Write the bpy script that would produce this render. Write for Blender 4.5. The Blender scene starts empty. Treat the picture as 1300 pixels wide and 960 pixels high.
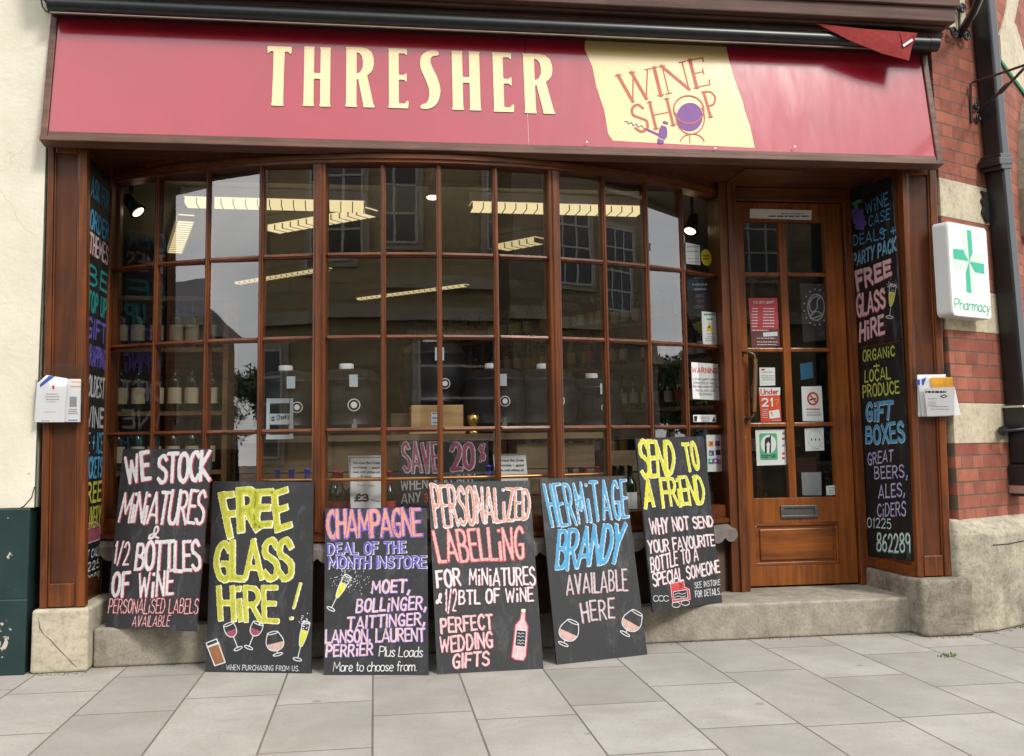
import bpy, math, random
import numpy as np
from mathutils import Vector, Matrix
random.seed(7); R=random.Random(11)
scene=bpy.context.scene; COL=scene.collection
V=Vector
# ------------------------------------------------------------------ camera
FPX=1250.; YAW,PITCH,ROLL=0.13981231,0.10134751,-0.01424874
CAM=V((1.901,-5.22,1.0853))
def ray(px,py):
    u=(px-650)/FPX; v=(435-py)/FPX
    cr,sr=math.cos(ROLL),math.sin(ROLL)
    x=u*cr-v*sr; z2=u*sr+v*cr
    cp,sp=math.cos(PITCH),math.sin(PITCH)
    y=cp-z2*sp; z=sp+z2*cp
    cy,sy=math.cos(YAW),math.sin(YAW)
    return V((x*cy+y*sy,-x*sy+y*cy,z))
def aty(px,py,y): d=ray(px,py); return CAM+d*((y-CAM.y)/d.y)
def atz(px,py,z): d=ray(px,py); return CAM+d*((z-CAM.z)/d.z)
def atx(px,py,x): d=ray(px,py); return CAM+d*((x-CAM.x)/d.x)
cd=bpy.data.cameras.new('camera'); cam=bpy.data.objects.new('camera',cd); COL.objects.link(cam)
cd.sensor_width=36; cd.lens=36*FPX/1300; cd.shift_y=-45/1300; cd.clip_end=400; cd.clip_start=.05
def axis(x,y,z2): # camera-space (right, forward, up) -> world
    cr,sr=math.cos(ROLL),math.sin(ROLL); u=x; v=z2
    X=u*cr-v*sr; Z=u*sr+v*cr
    cp,sp=math.cos(PITCH),math.sin(PITCH); Y=y*cp-Z*sp; Z=y*sp+Z*cp
    cy,sy=math.cos(YAW),math.sin(YAW); return V((X*cy+Y*sy,-X*sy+Y*cy,Z))
r_,f_,u_=axis(1,0,0),axis(0,1,0),axis(0,0,1)
cam.matrix_world=Matrix(((r_.x,u_.x,-f_.x,CAM.x),(r_.y,u_.y,-f_.y,CAM.y),(r_.z,u_.z,-f_.z,CAM.z),(0,0,0,1)))
scene.camera=cam
# ------------------------------------------------------------------ materials
def nt(name):
    m=bpy.data.materials.new(name); m.use_nodes=True; n=m.node_tree; n.nodes.clear()
    o=n.nodes.new('ShaderNodeOutputMaterial'); b=n.nodes.new('ShaderNodeBsdfPrincipled')
    n.links.new(b.outputs[0],o.inputs[0]); return m,n,b,o
def rgb(c): return (c[0],c[1],c[2],1)
def noise(n,scale,vec=None,detail=5,rough=.6,dist=0):
    t=n.nodes.new('ShaderNodeTexNoise'); t.inputs['Scale'].default_value=scale; t.inputs['Detail'].default_value=detail
    t.inputs['Roughness'].default_value=rough; t.inputs['Distortion'].default_value=dist
    if vec is not None: n.links.new(vec,t.inputs['Vector'])
    return t.outputs['Fac']
def ramp(n,fac,stops):
    r=n.nodes.new('ShaderNodeValToRGB'); e=r.color_ramp.elements
    while len(e)<len(stops): e.new(.5)
    for el,(p,c) in zip(e,stops): el.position=p; el.color=rgb(c) if hasattr(c,'__len__') else (c,c,c,1)
    n.links.new(fac,r.inputs[0]); return r.outputs[0]
def mix(n,fac,a,b,mode='MIX'):
    m=n.nodes.new('ShaderNodeMix'); m.data_type='RGBA'; m.blend_type=mode
    for i,s in ((0,fac),(6,a),(7,b)):
        if isinstance(s,(int,float)): m.inputs[i].default_value=s
        elif isinstance(s,tuple): m.inputs[i].default_value=rgb(s)
        else: n.links.new(s,m.inputs[i])
    return m.outputs[2]
def mapping(n,scale=(1,1,1),rot=(0,0,0),loc=(0,0,0)):
    t=n.nodes.new('ShaderNodeTexCoord'); mp=n.nodes.new('ShaderNodeMapping'); n.links.new(t.outputs['Object'],mp.inputs[0])
    mp.inputs['Scale'].default_value=scale; mp.inputs['Rotation'].default_value=rot; mp.inputs['Location'].default_value=loc
    return mp.outputs[0]
def bump(n,b,h,strength=.3,dist=.01):
    u=n.nodes.new('ShaderNodeBump'); u.inputs['Strength'].default_value=strength; u.inputs['Distance'].default_value=dist
    n.links.new(h,u.inputs['Height']); n.links.new(u.outputs[0],b.inputs['Normal'])
def plain(name,c,rough=.6,var=.12,scale=25,spec=.5,metal=0,bmp=0,bscale=60):
    m,n,b,o=nt(name); vec=mapping(n)
    f=noise(n,scale,vec)
    lo=tuple(x*(1-var) for x in c); hi=tuple(min(1,x*(1+var)) for x in c)
    n.links.new(ramp(n,f,[(.3,lo),(.7,hi)]),b.inputs['Base Color'])
    b.inputs['Roughness'].default_value=rough; b.inputs['Specular IOR Level'].default_value=spec; b.inputs['Metallic'].default_value=metal
    if bmp: bump(n,b,noise(n,bscale,vec),bmp,.004)
    return m
def wood(name,dark,light,axis='z',rough=.33,g=1.0,coat=.10):
    m,n,b,o=nt(name)
    s={'z':(38,38,2.2),'x':(2.2,38,38),'y':(38,2.2,38)}[axis]
    vec=mapping(n,tuple(x*g for x in s)); v2=mapping(n,(1.3,1.3,1.3))
    f=noise(n,1,vec,6,.65,.6); f2=noise(n,3,v2,4)
    c1=ramp(n,f,[(.28,dark),(.72,light)])
    c2=mix(n,ramp(n,f2,[(.35,.62),(.7,1.1)]),(0,0,0),c1,'MIX')
    n.links.new(mix(n,.75,c1,c2),b.inputs['Base Color'])
    n.links.new(ramp(n,f,[(.2,rough+.14),(.8,rough-.05)]),b.inputs['Roughness'])
    b.inputs['Coat Weight'].default_value=coat; b.inputs['Coat Roughness'].default_value=.22
    bump(n,b,f,.12,.003); return m
def stone(name,c,var=.3,scale=6,rough=.85,dark=(.08,.075,.06),stain=.45,b=.5):
    m,n,bs,o=nt(name); vec=mapping(n)
    f=noise(n,scale,vec,8,.65); f2=noise(n,scale*.35,vec,6,.7,.4); f3=noise(n,scale*5.5,vec,6,.72)
    lo=tuple(x*(1-var) for x in c); hi=tuple(min(1,x*(1+var*.6)) for x in c)
    c1=ramp(n,f,[(.3,lo),(.68,hi)])
    c2=mix(n,ramp(n,f2,[(.5,0.),(.72,stain)]),c1,dark)
    c3=mix(n,ramp(n,f3,[(.36,.42),(.52,0.)]),c2,dark)
    n.links.new(c3,bs.inputs['Base Color']); bs.inputs['Roughness'].default_value=rough; bs.inputs['Specular IOR Level'].default_value=.25
    h=n.nodes.new('ShaderNodeMath'); h.operation='ADD'; n.links.new(f,h.inputs[0]); 
    h2=n.nodes.new('ShaderNodeMath'); h2.operation='MULTIPLY'; h2.inputs[1].default_value=.35; n.links.new(f3,h2.inputs[0]); n.links.new(h2.outputs[0],h.inputs[1])
    bump(n,bs,h.outputs[0],b,.012); return m
def emit(name,c,s):
    m=bpy.data.materials.new(name); m.use_nodes=True; n=m.node_tree; n.nodes.clear()
    o=n.nodes.new('ShaderNodeOutputMaterial'); e=n.nodes.new('ShaderNodeEmission'); e.inputs[0].default_value=rgb(c); e.inputs[1].default_value=s
    n.links.new(e.outputs[0],o.inputs[0]); return m
def glass(name,tint=(.93,.95,.94),k=1.9,rough=0.0,ior=1.5,add=0,wave=0):
    m=bpy.data.materials.new(name); m.use_nodes=True; n=m.node_tree; n.nodes.clear()
    o=n.nodes.new('ShaderNodeOutputMaterial'); t=n.nodes.new('ShaderNodeBsdfTransparent'); g=n.nodes.new('ShaderNodeBsdfGlossy'); x=n.nodes.new('ShaderNodeMixShader')
    t.inputs[0].default_value=rgb(tint); g.inputs['Roughness'].default_value=rough
    if wave:
        bu=n.nodes.new('ShaderNodeBump'); bu.inputs['Strength'].default_value=wave; bu.inputs['Distance'].default_value=.02
        n.links.new(noise(n,5.5,mapping(n,(1,1,.6)),2,.4),bu.inputs['Height']); n.links.new(bu.outputs[0],g.inputs['Normal'])
    fr=n.nodes.new('ShaderNodeLayerWeight'); fr.inputs[0].default_value=.5
    pw=n.nodes.new('ShaderNodeMath'); pw.operation='POWER'; pw.inputs[1].default_value=5; n.links.new(fr.outputs['Facing'],pw.inputs[0])
    r0=((ior-1)/(ior+1))**2; f0=n.nodes.new('ShaderNodeMath'); f0.operation='MULTIPLY_ADD'; f0.inputs[1].default_value=1-r0; f0.inputs[2].default_value=r0; n.links.new(pw.outputs[0],f0.inputs[0])
    mu=n.nodes.new('ShaderNodeMath'); mu.operation='MULTIPLY_ADD'; mu.use_clamp=True; mu.inputs[1].default_value=k; mu.inputs[2].default_value=add
    n.links.new(f0.outputs[0],mu.inputs[0]); n.links.new(mu.outputs[0],x.inputs[0]); n.links.new(t.outputs[0],x.inputs[1]); n.links.new(g.outputs[0],x.inputs[2]); n.links.new(x.outputs[0],o.inputs[0])
    return m
def chalk(name,c,lo=.72):
    c=tuple(x*.80 for x in c)
    # brushed paint-marker colour, a little streaky
    m,n,b,o=nt(name); vec=mapping(n,(60,60,16)); f=noise(n,1,vec,3,.6)
    n.links.new(ramp(n,f,[(.35,tuple(x*lo for x in c)),(.6,c)]),b.inputs['Base Color']); b.inputs['Roughness'].default_value=.75; b.inputs['Specular IOR Level'].default_value=.2
    return m
M={}
def wd(nm,ax,k=1.0): return wood(nm,(.048*k,.012*k,.0035*k),(.25*k,.070*k,.015*k),ax)
M['wood_v']=wd('varnished_wood_upright','z'); M['wood_h']=wd('varnished_wood_level','x')
M['wood_y']=wd('varnished_wood_deep','y',.8)
M['panel']=wood('dark_varnished_panel',(.050,.014,.006),(.150,.046,.017),'z',.3,.7)
M['door_v']=wood('door_wood_upright',(.125,.032,.006),(.40,.120,.020),'z',.3,.8)
M['door_h']=wood('door_wood_level',(.125,.032,.006),(.40,.120,.020),'x',.3,.8)
M['trim_wood']=wood('weathered_brown_timber',(.07,.03,.02),(.2,.09,.055),'x',.5,1,.0)
M['cornice']=wood('peeling_cornice_timber',(.045,.018,.013),(.17,.085,.065),'x',.62,.6,0)
M['glass']=glass('window_glass',(.94,.95,.95),3.9,wave=.010)
M['doorglass']=glass('door_glass',(.93,.95,.94),1.7)
M['acrylic']=glass('clear_acrylic',(.985,.985,.99),1.0,.10,1.45,.035)
def fasciamat(nm,c,streak=.1):
    m,n,b,o=nt(nm); v=mapping(n,(1,1,1)); f=noise(n,2.3,v,6,.6,.5)
    n.links.new(ramp(n,f,[(.3,tuple(x*(1-streak) for x in c)),(.7,tuple(x*(1+streak) for x in c))]),b.inputs['Base Color'])
    b.inputs['Roughness'].default_value=.6; b.inputs['Specular IOR Level'].default_value=.1; b.inputs['Coat Weight'].default_value=1; b.inputs['Coat Roughness'].default_value=.16; b.inputs['Coat IOR'].default_value=1.85
    f3=noise(n,4,v,2); bump(n,b,f3,.02,.01); v4=mapping(n,(9,9,1.2)); n.links.new(ramp(n,noise(n,1.5,v4,6,.7,.5),[(.35,.13),(.75,.19)]),b.inputs['Coat Roughness']); return m
M['crimson']=fasciamat('crimson_sign_panel',(.38,.009,.028))
M['sign_yellow']=fasciamat('pale_yellow_sign_area',(.84,.62,.27),.04)
M['cream_letter']=plain('cream_letter_face',(.86,.70,.40),.5,.03)
M['sign_red']=plain('brick_red_sign_ink',(.47,.085,.045),.5,.08)
M['sign_purple']=plain('purple_sign_ink',(.15,.035,.24),.5,.1)
M['black_metal']=plain('black_painted_metal',(.012,.014,.015),.33,.3,15,.5)
M['iron']=plain('wrought_iron',(.016,.017,.018),.45,.4,40,.5,0,.3)
M['alu']=plain('pale_metal_lip',(.42,.37,.30),.4,.1,20,.5,.6)
M['canvas']=plain('red_awning_canvas',(.26,.032,.030),.8,.15,30,.2,0,.3,200)
M['white_plastic']=plain('white_plastic',(.80,.80,.77),.35,.03,8)
M['grey_plastic']=plain('grey_plastic_side',(.55,.56,.54),.4,.05,8)
M['pharm_green']=plain('pharmacy_green_print',(.01,.42,.25),.5,.05)
M['pharm_pale']=plain('pharmacy_pale_print',(.60,.70,.62),.5,.04)
M['paper']=plain('white_paper',(.84,.85,.85),.7,.03,12,.3)
M['paper_cool']=plain('cool_white_paper',(.60,.68,.74),.7,.04,12,.3)
M['ink']=plain('black_print',(.02,.02,.022),.7,.1)
M['ink_grey']=plain('grey_print',(.30,.32,.34),.7,.1)
M['ink_red']=plain('red_print',(.62,.03,.02),.6,.05)
M['ink_coral']=plain('coral_red_print',(.62,.055,.085),.6,.05)
M['ink_dim']=plain('dull_maroon_print',(.17,.045,.05),.6,.1)
M['ink_blue']=plain('blue_print',(.03,.10,.45),.6,.1)
M['ink_teal']=plain('teal_print',(.01,.32,.26),.6,.1)
M['ink_green']=plain('green_print',(.10,.48,.24),.6,.05)
M['ink_yellow']=plain('yellow_print',(.80,.66,.02),.6,.05)
M['ink_orange']=plain('orange_print',(.80,.38,.03),.6,.08)
M['ink_magenta']=plain('magenta_print',(.45,.05,.42),.6,.08)
M['ink_black_card']=plain('black_card',(.018,.02,.024),.5,.2)
M['brass']=plain('brass',(.55,.36,.10),.25,.1,30,.5,.9)
M['copper']=plain('copper_rail',(.62,.27,.10),.3,.1,20,.5,.85)
M['bronze']=plain('dull_bronze',(.13,.09,.055),.4,.2,30,.5,.7)
M['steel']=plain('steel_plate',(.62,.62,.6),.3,.06,30,.5,.9)
M['grey_metal']=plain('grey_letterbox_metal',(.12,.12,.12),.38,.12,30,.5,.5)
M['handle_wood']=wood('worn_handle_wood',(.12,.06,.025),(.30,.17,.08),'z',.4)
M['lead']=plain('grey_painted_lead',(.175,.15,.135),.6,.2,14,.3,0,.3)
M['brown_paint']=plain('dull_brown_paint',(.105,.07,.052),.55,.15,8,.4,0,.2)
M['shaded_dark_brown_paint']=plain('shaded_dark_brown_paint',(.035,.018,.012),.5,.2,8,.4,0,.2)  # dark brown, deepened further for the contact shade behind the leaning boards
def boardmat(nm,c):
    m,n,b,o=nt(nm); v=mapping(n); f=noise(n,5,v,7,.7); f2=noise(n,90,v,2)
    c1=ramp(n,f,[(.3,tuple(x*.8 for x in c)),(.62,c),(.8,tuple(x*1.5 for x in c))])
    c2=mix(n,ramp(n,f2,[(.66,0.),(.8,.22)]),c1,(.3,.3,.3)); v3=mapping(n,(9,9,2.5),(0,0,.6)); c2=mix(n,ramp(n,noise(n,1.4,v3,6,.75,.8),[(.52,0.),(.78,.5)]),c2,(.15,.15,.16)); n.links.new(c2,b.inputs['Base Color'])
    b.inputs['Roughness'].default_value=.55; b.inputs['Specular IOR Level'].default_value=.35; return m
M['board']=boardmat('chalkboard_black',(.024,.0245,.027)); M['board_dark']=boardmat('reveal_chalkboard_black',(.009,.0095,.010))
M['board_edge']=plain('board_edge',(.20,.16,.12),.8,.25,40)
for k,c in dict(c_white=(.80,.80,.82),c_pink=(.62,.10,.13),c_yel=(.66,.64,.075),c_ylime=(.50,.53,.06),c_cream=(.95,.94,.66),c_blue=(.10,.42,.72),c_paleblue=(.62,.74,.86),c_purple=(.17,.13,.55),c_salmon=(.82,.36,.26),c_rose=(.80,.50,.47),c_lpink=(.84,.60,.62),c_wine=(.40,.10,.17),c_beige=(.72,.47,.42),c_brown=(.36,.16,.07),c_teal=(.02,.34,.32),c_red=(.72,.10,.10),c_dullwhite=(.60,.60,.63),c_green=(.10,.35,.16),c_slate=(.04,.04,.05),c_bright=(.82,.80,.06)).items(): M[k]=chalk(k.replace('c_','marker_'),c,.85 if 'white' in k else .78)
M['pave']=None
def render_wall():
    m,n,b,o=nt('cream_masonry_paint'); v=mapping(n); f=noise(n,3,v,7,.65); f2=noise(n,28,v,6,.7); f3=noise(n,1.1,v,3)
    c=ramp(n,f,[(.3,(.68,.63,.50)),(.65,(.78,.74,.62))])
    vo=n.nodes.new('ShaderNodeTexVoronoi'); vo.feature='DISTANCE_TO_EDGE'; vo.inputs['Scale'].default_value=1.1
    dv=n.nodes.new('ShaderNodeMixRGB'); dv.inputs[0].default_value=.35; n.links.new(v,dv.inputs[1]); 
    t=n.nodes.new('ShaderNodeTexNoise'); t.inputs['Scale'].default_value=2.2; t.inputs['Detail'].default_value=6; n.links.new(v,t.inputs['Vector']); n.links.new(t.outputs['Color'],dv.inputs[2]); n.links.new(dv.outputs[0],vo.inputs['Vector'])
    cr=ramp(n,vo.outputs['Distance'],[(.0,.22),(.003,0.)])
    c2=mix(n,mix(n,ramp(n,f3,[(.45,0.),(.6,1.)]),(0,0,0),cr),c,(.18,.14,.09))
    sp=ramp(n,noise(n,16,v,2),[(.73,0.),(.76,.55)]); c3=mix(n,sp,c2,(.35,.25,.15))
    n.links.new(c3,b.inputs['Base Color']); b.inputs['Roughness'].default_value=.7; b.inputs['Specular IOR Level'].default_value=.3
    bump(n,b,f2,.35,.012); return m
M['cream']=render_wall()
def dado():
    m,n,b,o=nt('bottle_green_gloss_dado'); v=mapping(n); f=noise(n,6,v,6,.6); f2=noise(n,7.5,v,4,.65,.3); f4=noise(n,30,v,4)
    c=ramp(n,f,[(.3,(.010,.030,.030)),(.7,(.018,.046,.044))])
    c2=mix(n,ramp(n,f2,[(.665,0.),(.68,1.)]),c,(.55,.48,.42)); n.links.new(c2,b.inputs['Base Color'])
    b.inputs['Roughness'].default_value=.42; bump(n,b,f4,.3,.008); return m
M['dado']=dado()
def brick(nm,c1,c2,mortar,w=.225,h=.075,squash=.5,ms=.010):
    m,n,b,o=nt(nm); t=n.nodes.new('ShaderNodeTexCoord'); s=n.nodes.new('ShaderNodeSeparateXYZ'); c=n.nodes.new('ShaderNodeCombineXYZ')
    n.links.new(t.outputs['Object'],s.inputs[0]); n.links.new(s.outputs[0],c.inputs[0]); n.links.new(s.outputs[2],c.inputs[1])
    br=n.nodes.new('ShaderNodeTexBrick'); n.links.new(c.outputs[0],br.inputs['Vector'])
    br.inputs['Color1'].default_value=rgb(c1); br.inputs['Color2'].default_value=rgb(c2); br.inputs['Mortar'].default_value=rgb(mortar)
    br.inputs['Scale'].default_value=1; br.inputs['Brick Width'].default_value=w; br.inputs['Row Height'].default_value=h; br.inputs['Mortar Size'].default_value=ms*.5
    br.inputs['Mortar Smooth'].default_value=.3; br.inputs['Bias'].default_value=0; br.squash=squash; br.squash_frequency=2; br.offset=.5; br.offset_frequency=2
    f=noise(n,9,t.outputs['Object'],7,.65); f2=noise(n,120,t.outputs['Object'],3)
    col=mix(n,1.0,br.outputs['Color'],ramp(n,f,[(.3,.72),(.7,1.15)]),'MULTIPLY')
    n.links.new(col,b.inputs['Base Color']); b.inputs['Roughness'].default_value=.85; b.inputs['Specular IOR Level'].default_value=.25
    h1=n.nodes.new('ShaderNodeMath'); h1.operation='MULTIPLY'; h1.inputs[1].default_value=-1; n.links.new(br.outputs['Fac'],h1.inputs[0])
    h2=n.nodes.new('ShaderNodeMath'); h2.operation='MULTIPLY_ADD'; h2.inputs[1].default_value=.25; n.links.new(f2,h2.inputs[0]); n.links.new(h1.outputs[0],h2.inputs[2])
    bump(n,b,h2.outputs[0],.6,.008); return m
M['brick']=brick('red_brick',(.39,.135,.085),(.26,.08,.055),(.15,.11,.08))
M['bath']=stone('cream_ashlar_band',(.56,.49,.36),.2,5,.85,(.22,.17,.10),.4,.3)
M['plinth']=stone('worn_plinth_stone',(.29,.26,.21),.4,13,.9,(.07,.06,.05),.85,.9)
M['plinth_pale']=stone('pale_plinth_stone',(.56,.50,.38),.25,5,.9,(.16,.14,.10),.4,.6)
M['plinth_mid']=stone('weathered_plinth_stone',(.43,.39,.30),.35,9,.9,(.10,.09,.07),.6,.8)
M['step']=stone('concrete_step',(.36,.33,.27),.28,12,.9,(.12,.10,.065),.5,.5)
def pave():
    m,n,b,o=nt('worn_paving_flags'); t=n.nodes.new('ShaderNodeTexCoord')
    br=n.nodes.new('ShaderNodeTexBrick'); mp=n.nodes.new('ShaderNodeMapping'); n.links.new(t.outputs['Object'],mp.inputs[0]); mp.inputs['Location'].default_value=(.23,.13,0); mp.inputs['Rotation'].default_value=(0,0,math.radians(90))
    n.links.new(mp.outputs[0],br.inputs['Vector'])
    br.inputs['Color1'].default_value=(.385,.362,.325,1); br.inputs['Color2'].default_value=(.30,.28,.25,1); br.inputs['Mortar'].default_value=(.14,.12,.095,1)
    br.inputs['Scale'].default_value=1; br.inputs['Brick Width'].default_value=.66; br.inputs['Row Height'].default_value=.405; br.inputs['Mortar Size'].default_value=.0045; br.inputs['Mortar Smooth'].default_value=.2
    br.offset=.37; br.offset_frequency=2; br.squash=1.35; br.squash_frequency=3
    f=noise(n,2.2,t.outputs['Object'],7,.65); f2=noise(n,70,t.outputs['Object'],4,.7); f3=noise(n,11,t.outputs['Object'],5)
    c=mix(n,1.,br.outputs['Color'],ramp(n,f,[(.3,.80),(.7,1.08)]),'MULTIPLY')
    c=mix(n,ramp(n,f2,[(.30,.5),(.47,0.)]),c,(.20,.17,.13)); gv=n.nodes.new('ShaderNodeTexVoronoi'); gv.inputs['Scale'].default_value=2.6; n.links.new(t.outputs['Object'],gv.inputs['Vector']); c=mix(n,ramp(n,gv.outputs['Distance'],[(.045,.55),(.06,0.)]),c,(.16,.14,.12)); c=mix(n,ramp(n,noise(n,2.6,t.outputs['Object'],7,.75,.8),[(.47,0.),(.68,.42)]),c,(.25,.22,.18)); c=mix(n,ramp(n,f3,[(.68,0.),(.78,.35)]),c,(.20,.17,.13))
    n.links.new(c,b.inputs['Base Color']); b.inputs['Roughness'].default_value=.88; b.inputs['Specular IOR Level'].default_value=.25
    h1=n.nodes.new('ShaderNodeMath'); h1.operation='MULTIPLY'; h1.inputs[1].default_value=-1.; n.links.new(br.outputs['Fac'],h1.inputs[0])
    h2=n.nodes.new('ShaderNodeMath'); h2.operation='MULTIPLY_ADD'; h2.inputs[1].default_value=.3; n.links.new(f2,h2.inputs[0]); n.links.new(h1.outputs[0],h2.inputs[2])
    bump(n,b,h2.outputs[0],.5,.01); return m
M['pave']=pave()
M['grit']=plain('grit',(.17,.145,.11),.9,.5,200)
M['asphalt']=stone('asphalt',(.055,.055,.056),.25,12,.9,(.03,.03,.03),.3,.4)
M['kerb']=stone('kerb_stone',(.35,.33,.29),.2,6)
M['ashlar']=brick('honey_ashlar',(.28,.215,.12),(.22,.17,.095),(.14,.11,.07),.7,.3,1,.012)
M['ashlar2']=brick('brown_rubble_stone',(.21,.165,.105),(.15,.12,.075),(.10,.08,.055),.42,.17,.8,.014)
M['cornice_stone']=stone('pale_moulded_stone',(.30,.26,.19),.2,4)
M['slate']=plain('roof_slate',(.09,.09,.10),.6,.25,6)
M['dark_pane']=plain('dark_window_pane',(.015,.018,.02),.08,.2,3)
M['white_paint']=plain('white_window_paint',(.30,.30,.28),.4,.05)
M['leaf']=plain('dark_leaves',(.045,.075,.025),.7,.5,3)
M['bark']=plain('bark',(.09,.07,.05),.9,.3,10)
M['ceiling']=plain('cream_ceiling_paint',(.66,.60,.42),.8,.04,3)
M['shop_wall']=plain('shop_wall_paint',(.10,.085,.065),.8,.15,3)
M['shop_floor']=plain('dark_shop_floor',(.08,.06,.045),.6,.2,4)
M['tube']=emit('lit_fluorescent_diffuser',(1,.82,.44),.8)
M['tube_dim']=emit('lit_fluorescent_far',(1,.80,.40),.55)
M['bulb']=emit('lit_spot_bulb',(1,.78,.42),5)
M['louvre']=plain('louvre_metal',(.6,.58,.5),.4,.05,10)
M['keg']=plain('black_keg_plastic',(.011,.0115,.0125),.42,.2,10,.4)
M['pine']=wood('pale_pine_box',(.42,.24,.09),(.66,.42,.18),'x',.6,.6,0)
M['crate']=wood('aged_crate_wood',(.10,.065,.035),(.27,.18,.10),'x',.75,.5,0)
M['shelf_wood']=wood('shelf_wood',(.14,.07,.03),(.33,.18,.08),'x',.5,.6,.1)
M['bottle_green']=plain('dark_green_bottle',(.012,.028,.012),.1,.2,10,.6)
M['bottle_brown']=plain('brown_bottle',(.05,.02,.008),.1,.2,10,.6)
M['bottle_clear']=plain('pale_spirit_bottle',(.25,.27,.2),.12,.2,10,.6)
M['lab_cream']=plain('cream_bottle_label',(.62,.54,.36),.7,.1,20); M['lab_white']=plain('white_bottle_label',(.7,.7,.68),.7,.05,20); M['lab_red']=plain('red_bottle_label',(.45,.04,.04),.6,.1); M['lab_yel']=plain('yellow_bottle_label',(.62,.45,.06),.7,.1)
M['cap_red']=plain('red_capsule',(.45,.015,.03),.4,.1); M['cap_black']=plain('black_capsule',(.02,.02,.02),.4,.1); M['cap_blue']=plain('blue_capsule',(.04,.08,.5),.4,.1); M['cap_gold']=plain('gold_capsule',(.5,.35,.08),.35,.1,20,.5,.6)
M['grass']=plain('moss_green',(.10,.17,.03),.9,.4,60)
# ------------------------------------------------------------------ mesh builder
class MB:
    def __init__(s): s.v=[]; s.f=[]; s.m=[]; s.sm=[]
    def add(s,vs,fs,mi=0,smooth=False):
        b=len(s.v); s.v.extend(tuple(v) for v in vs)
        for f in fs: s.f.append([b+i for i in f]); s.m.append(mi); s.sm.append(smooth)
    def hexa(s,p,mi=0):   # p: 4 front (bl,br,tr,tl) + 4 back in the same order
        s.add(p,[(0,1,2,3),(5,4,7,6),(4,0,3,7),(1,5,6,2),(3,2,6,7),(4,5,1,0)],mi)
    def box(s,a,b,mi=0):
        x0,y0,z0=a; x1,y1,z1=b
        s.hexa([(x0,y0,z0),(x1,y0,z0),(x1,y0,z1),(x0,y0,z1),(x0,y1,z0),(x1,y1,z0),(x1,y1,z1),(x0,y1,z1)],mi)
    def obox(s,o,u,v,n,a,b,mi=0): # oriented box, local extents a..b along u,v,n (front = +n)
        P=lambda i,j,k:o+u*(b[0] if i else a[0])+v*(b[1] if j else a[1])+n*(b[2] if k else a[2])
        s.hexa([P(0,0,1),P(1,0,1),P(1,1,1),P(0,1,1),P(0,0,0),P(1,0,0),P(1,1,0),P(0,1,0)],mi)
    def tube(s,path,r,mi=0,seg=10,cap=True,closed=False):
        path=[V(p) for p in path]; n=len(path); rs=r if hasattr(r,'__len__') else [r]*n
        rings=[]; prev=None
        for i,p in enumerate(path):
            a=path[(i-1)%n] if (closed or i>0) else p; c=path[(i+1)%n] if (closed or i<n-1) else p
            t=(c-a).normalized()
            if prev is None:
                x=t.cross(V((0,0,1)))
                if x.length<1e-3: x=t.cross(V((0,1,0)))
            else: x=prev-t*prev.dot(t)
            x.normalize(); prev=x; y=t.cross(x)
            rings.append([p+(x*math.cos(2*math.pi*k/seg)+y*math.sin(2*math.pi*k/seg))*rs[i] for k in range(seg)])
        vs=[q for rg in rings for q in rg]; fs=[]
        for i in range(n if closed else n-1):
            j=(i+1)%n
            for k in range(seg): fs.append((i*seg+k,i*seg+(k+1)%seg,j*seg+(k+1)%seg,j*seg+k))
        s.add(vs,fs,mi,True)
        if cap and not closed:
            s.add(rings[0],[tuple(range(seg))[::-1]],mi); s.add(rings[-1],[tuple(range(seg))],mi)
    def lathe(s,o,prof,mi=0,seg=20,axis=V((0,0,1)),smooth=True):
        a=axis.normalized(); x=a.cross(V((0,1,0)));
        if x.length<1e-3: x=a.cross(V((1,0,0)))
        x.normalize(); y=a.cross(x); o=V(o); vs=[]; fs=[]
        for r,h in prof: vs+= [o+a*h+(x*math.cos(2*math.pi*k/seg)+y*math.sin(2*math.pi*k/seg))*r for k in range(seg)]
        for i in range(len(prof)-1):
            for k in range(seg): fs.append((i*seg+k,i*seg+(k+1)%seg,(i+1)*seg+(k+1)%seg,(i+1)*seg+k))
        s.add(vs,fs,mi,smooth)
        if prof[0][0]>1e-4: s.add(vs[:seg],[tuple(range(seg))[::-1]],mi)
        if prof[-1][0]>1e-4: s.add(vs[-seg:],[tuple(range(seg))],mi)
    def poly(s,pts,off,mi=0):  # planar polygon extruded by vector off (pts ccw seen from +off)
        n=len(pts); pts=[V(p) for p in pts]; top=[p+off for p in pts]
        s.add(top,[tuple(range(n))],mi); s.add(pts,[tuple(range(n))[::-1]],mi)
        for i in range(n): j=(i+1)%n; s.add([pts[i],pts[j],top[j],top[i]],[(0,1,2,3)],mi)
    def build(s,name,mats,parent=None,base=None,bevel=0,seg=2):
        if not isinstance(mats,(list,tuple)): mats=[mats]
        me=bpy.data.meshes.new(name)
        if base is None: base=parent.location if parent is not None and parent.parent is None else (parent.parent.location if parent is not None else V((0,0,0)))
        base=V(base); wb=V(base)
        a=np.array(s.v,dtype=np.float64)-np.array(wb)
        me.from_pydata([tuple(x) for x in a],[],s.f); 
        for m in mats: me.materials.append(m)
        me.polygons.foreach_set('material_index',s.m); me.polygons.foreach_set('use_smooth',s.sm); me.update()
        o=bpy.data.objects.new(name,me); COL.objects.link(o)
        if parent is not None: o.parent=parent
        else: o.location=base
        if bevel:
            bm=o.modifiers.new('bevel','BEVEL'); bm.width=bevel; bm.segments=seg; bm.limit_method='ANGLE'; bm.angle_limit=.6
        return o
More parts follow.
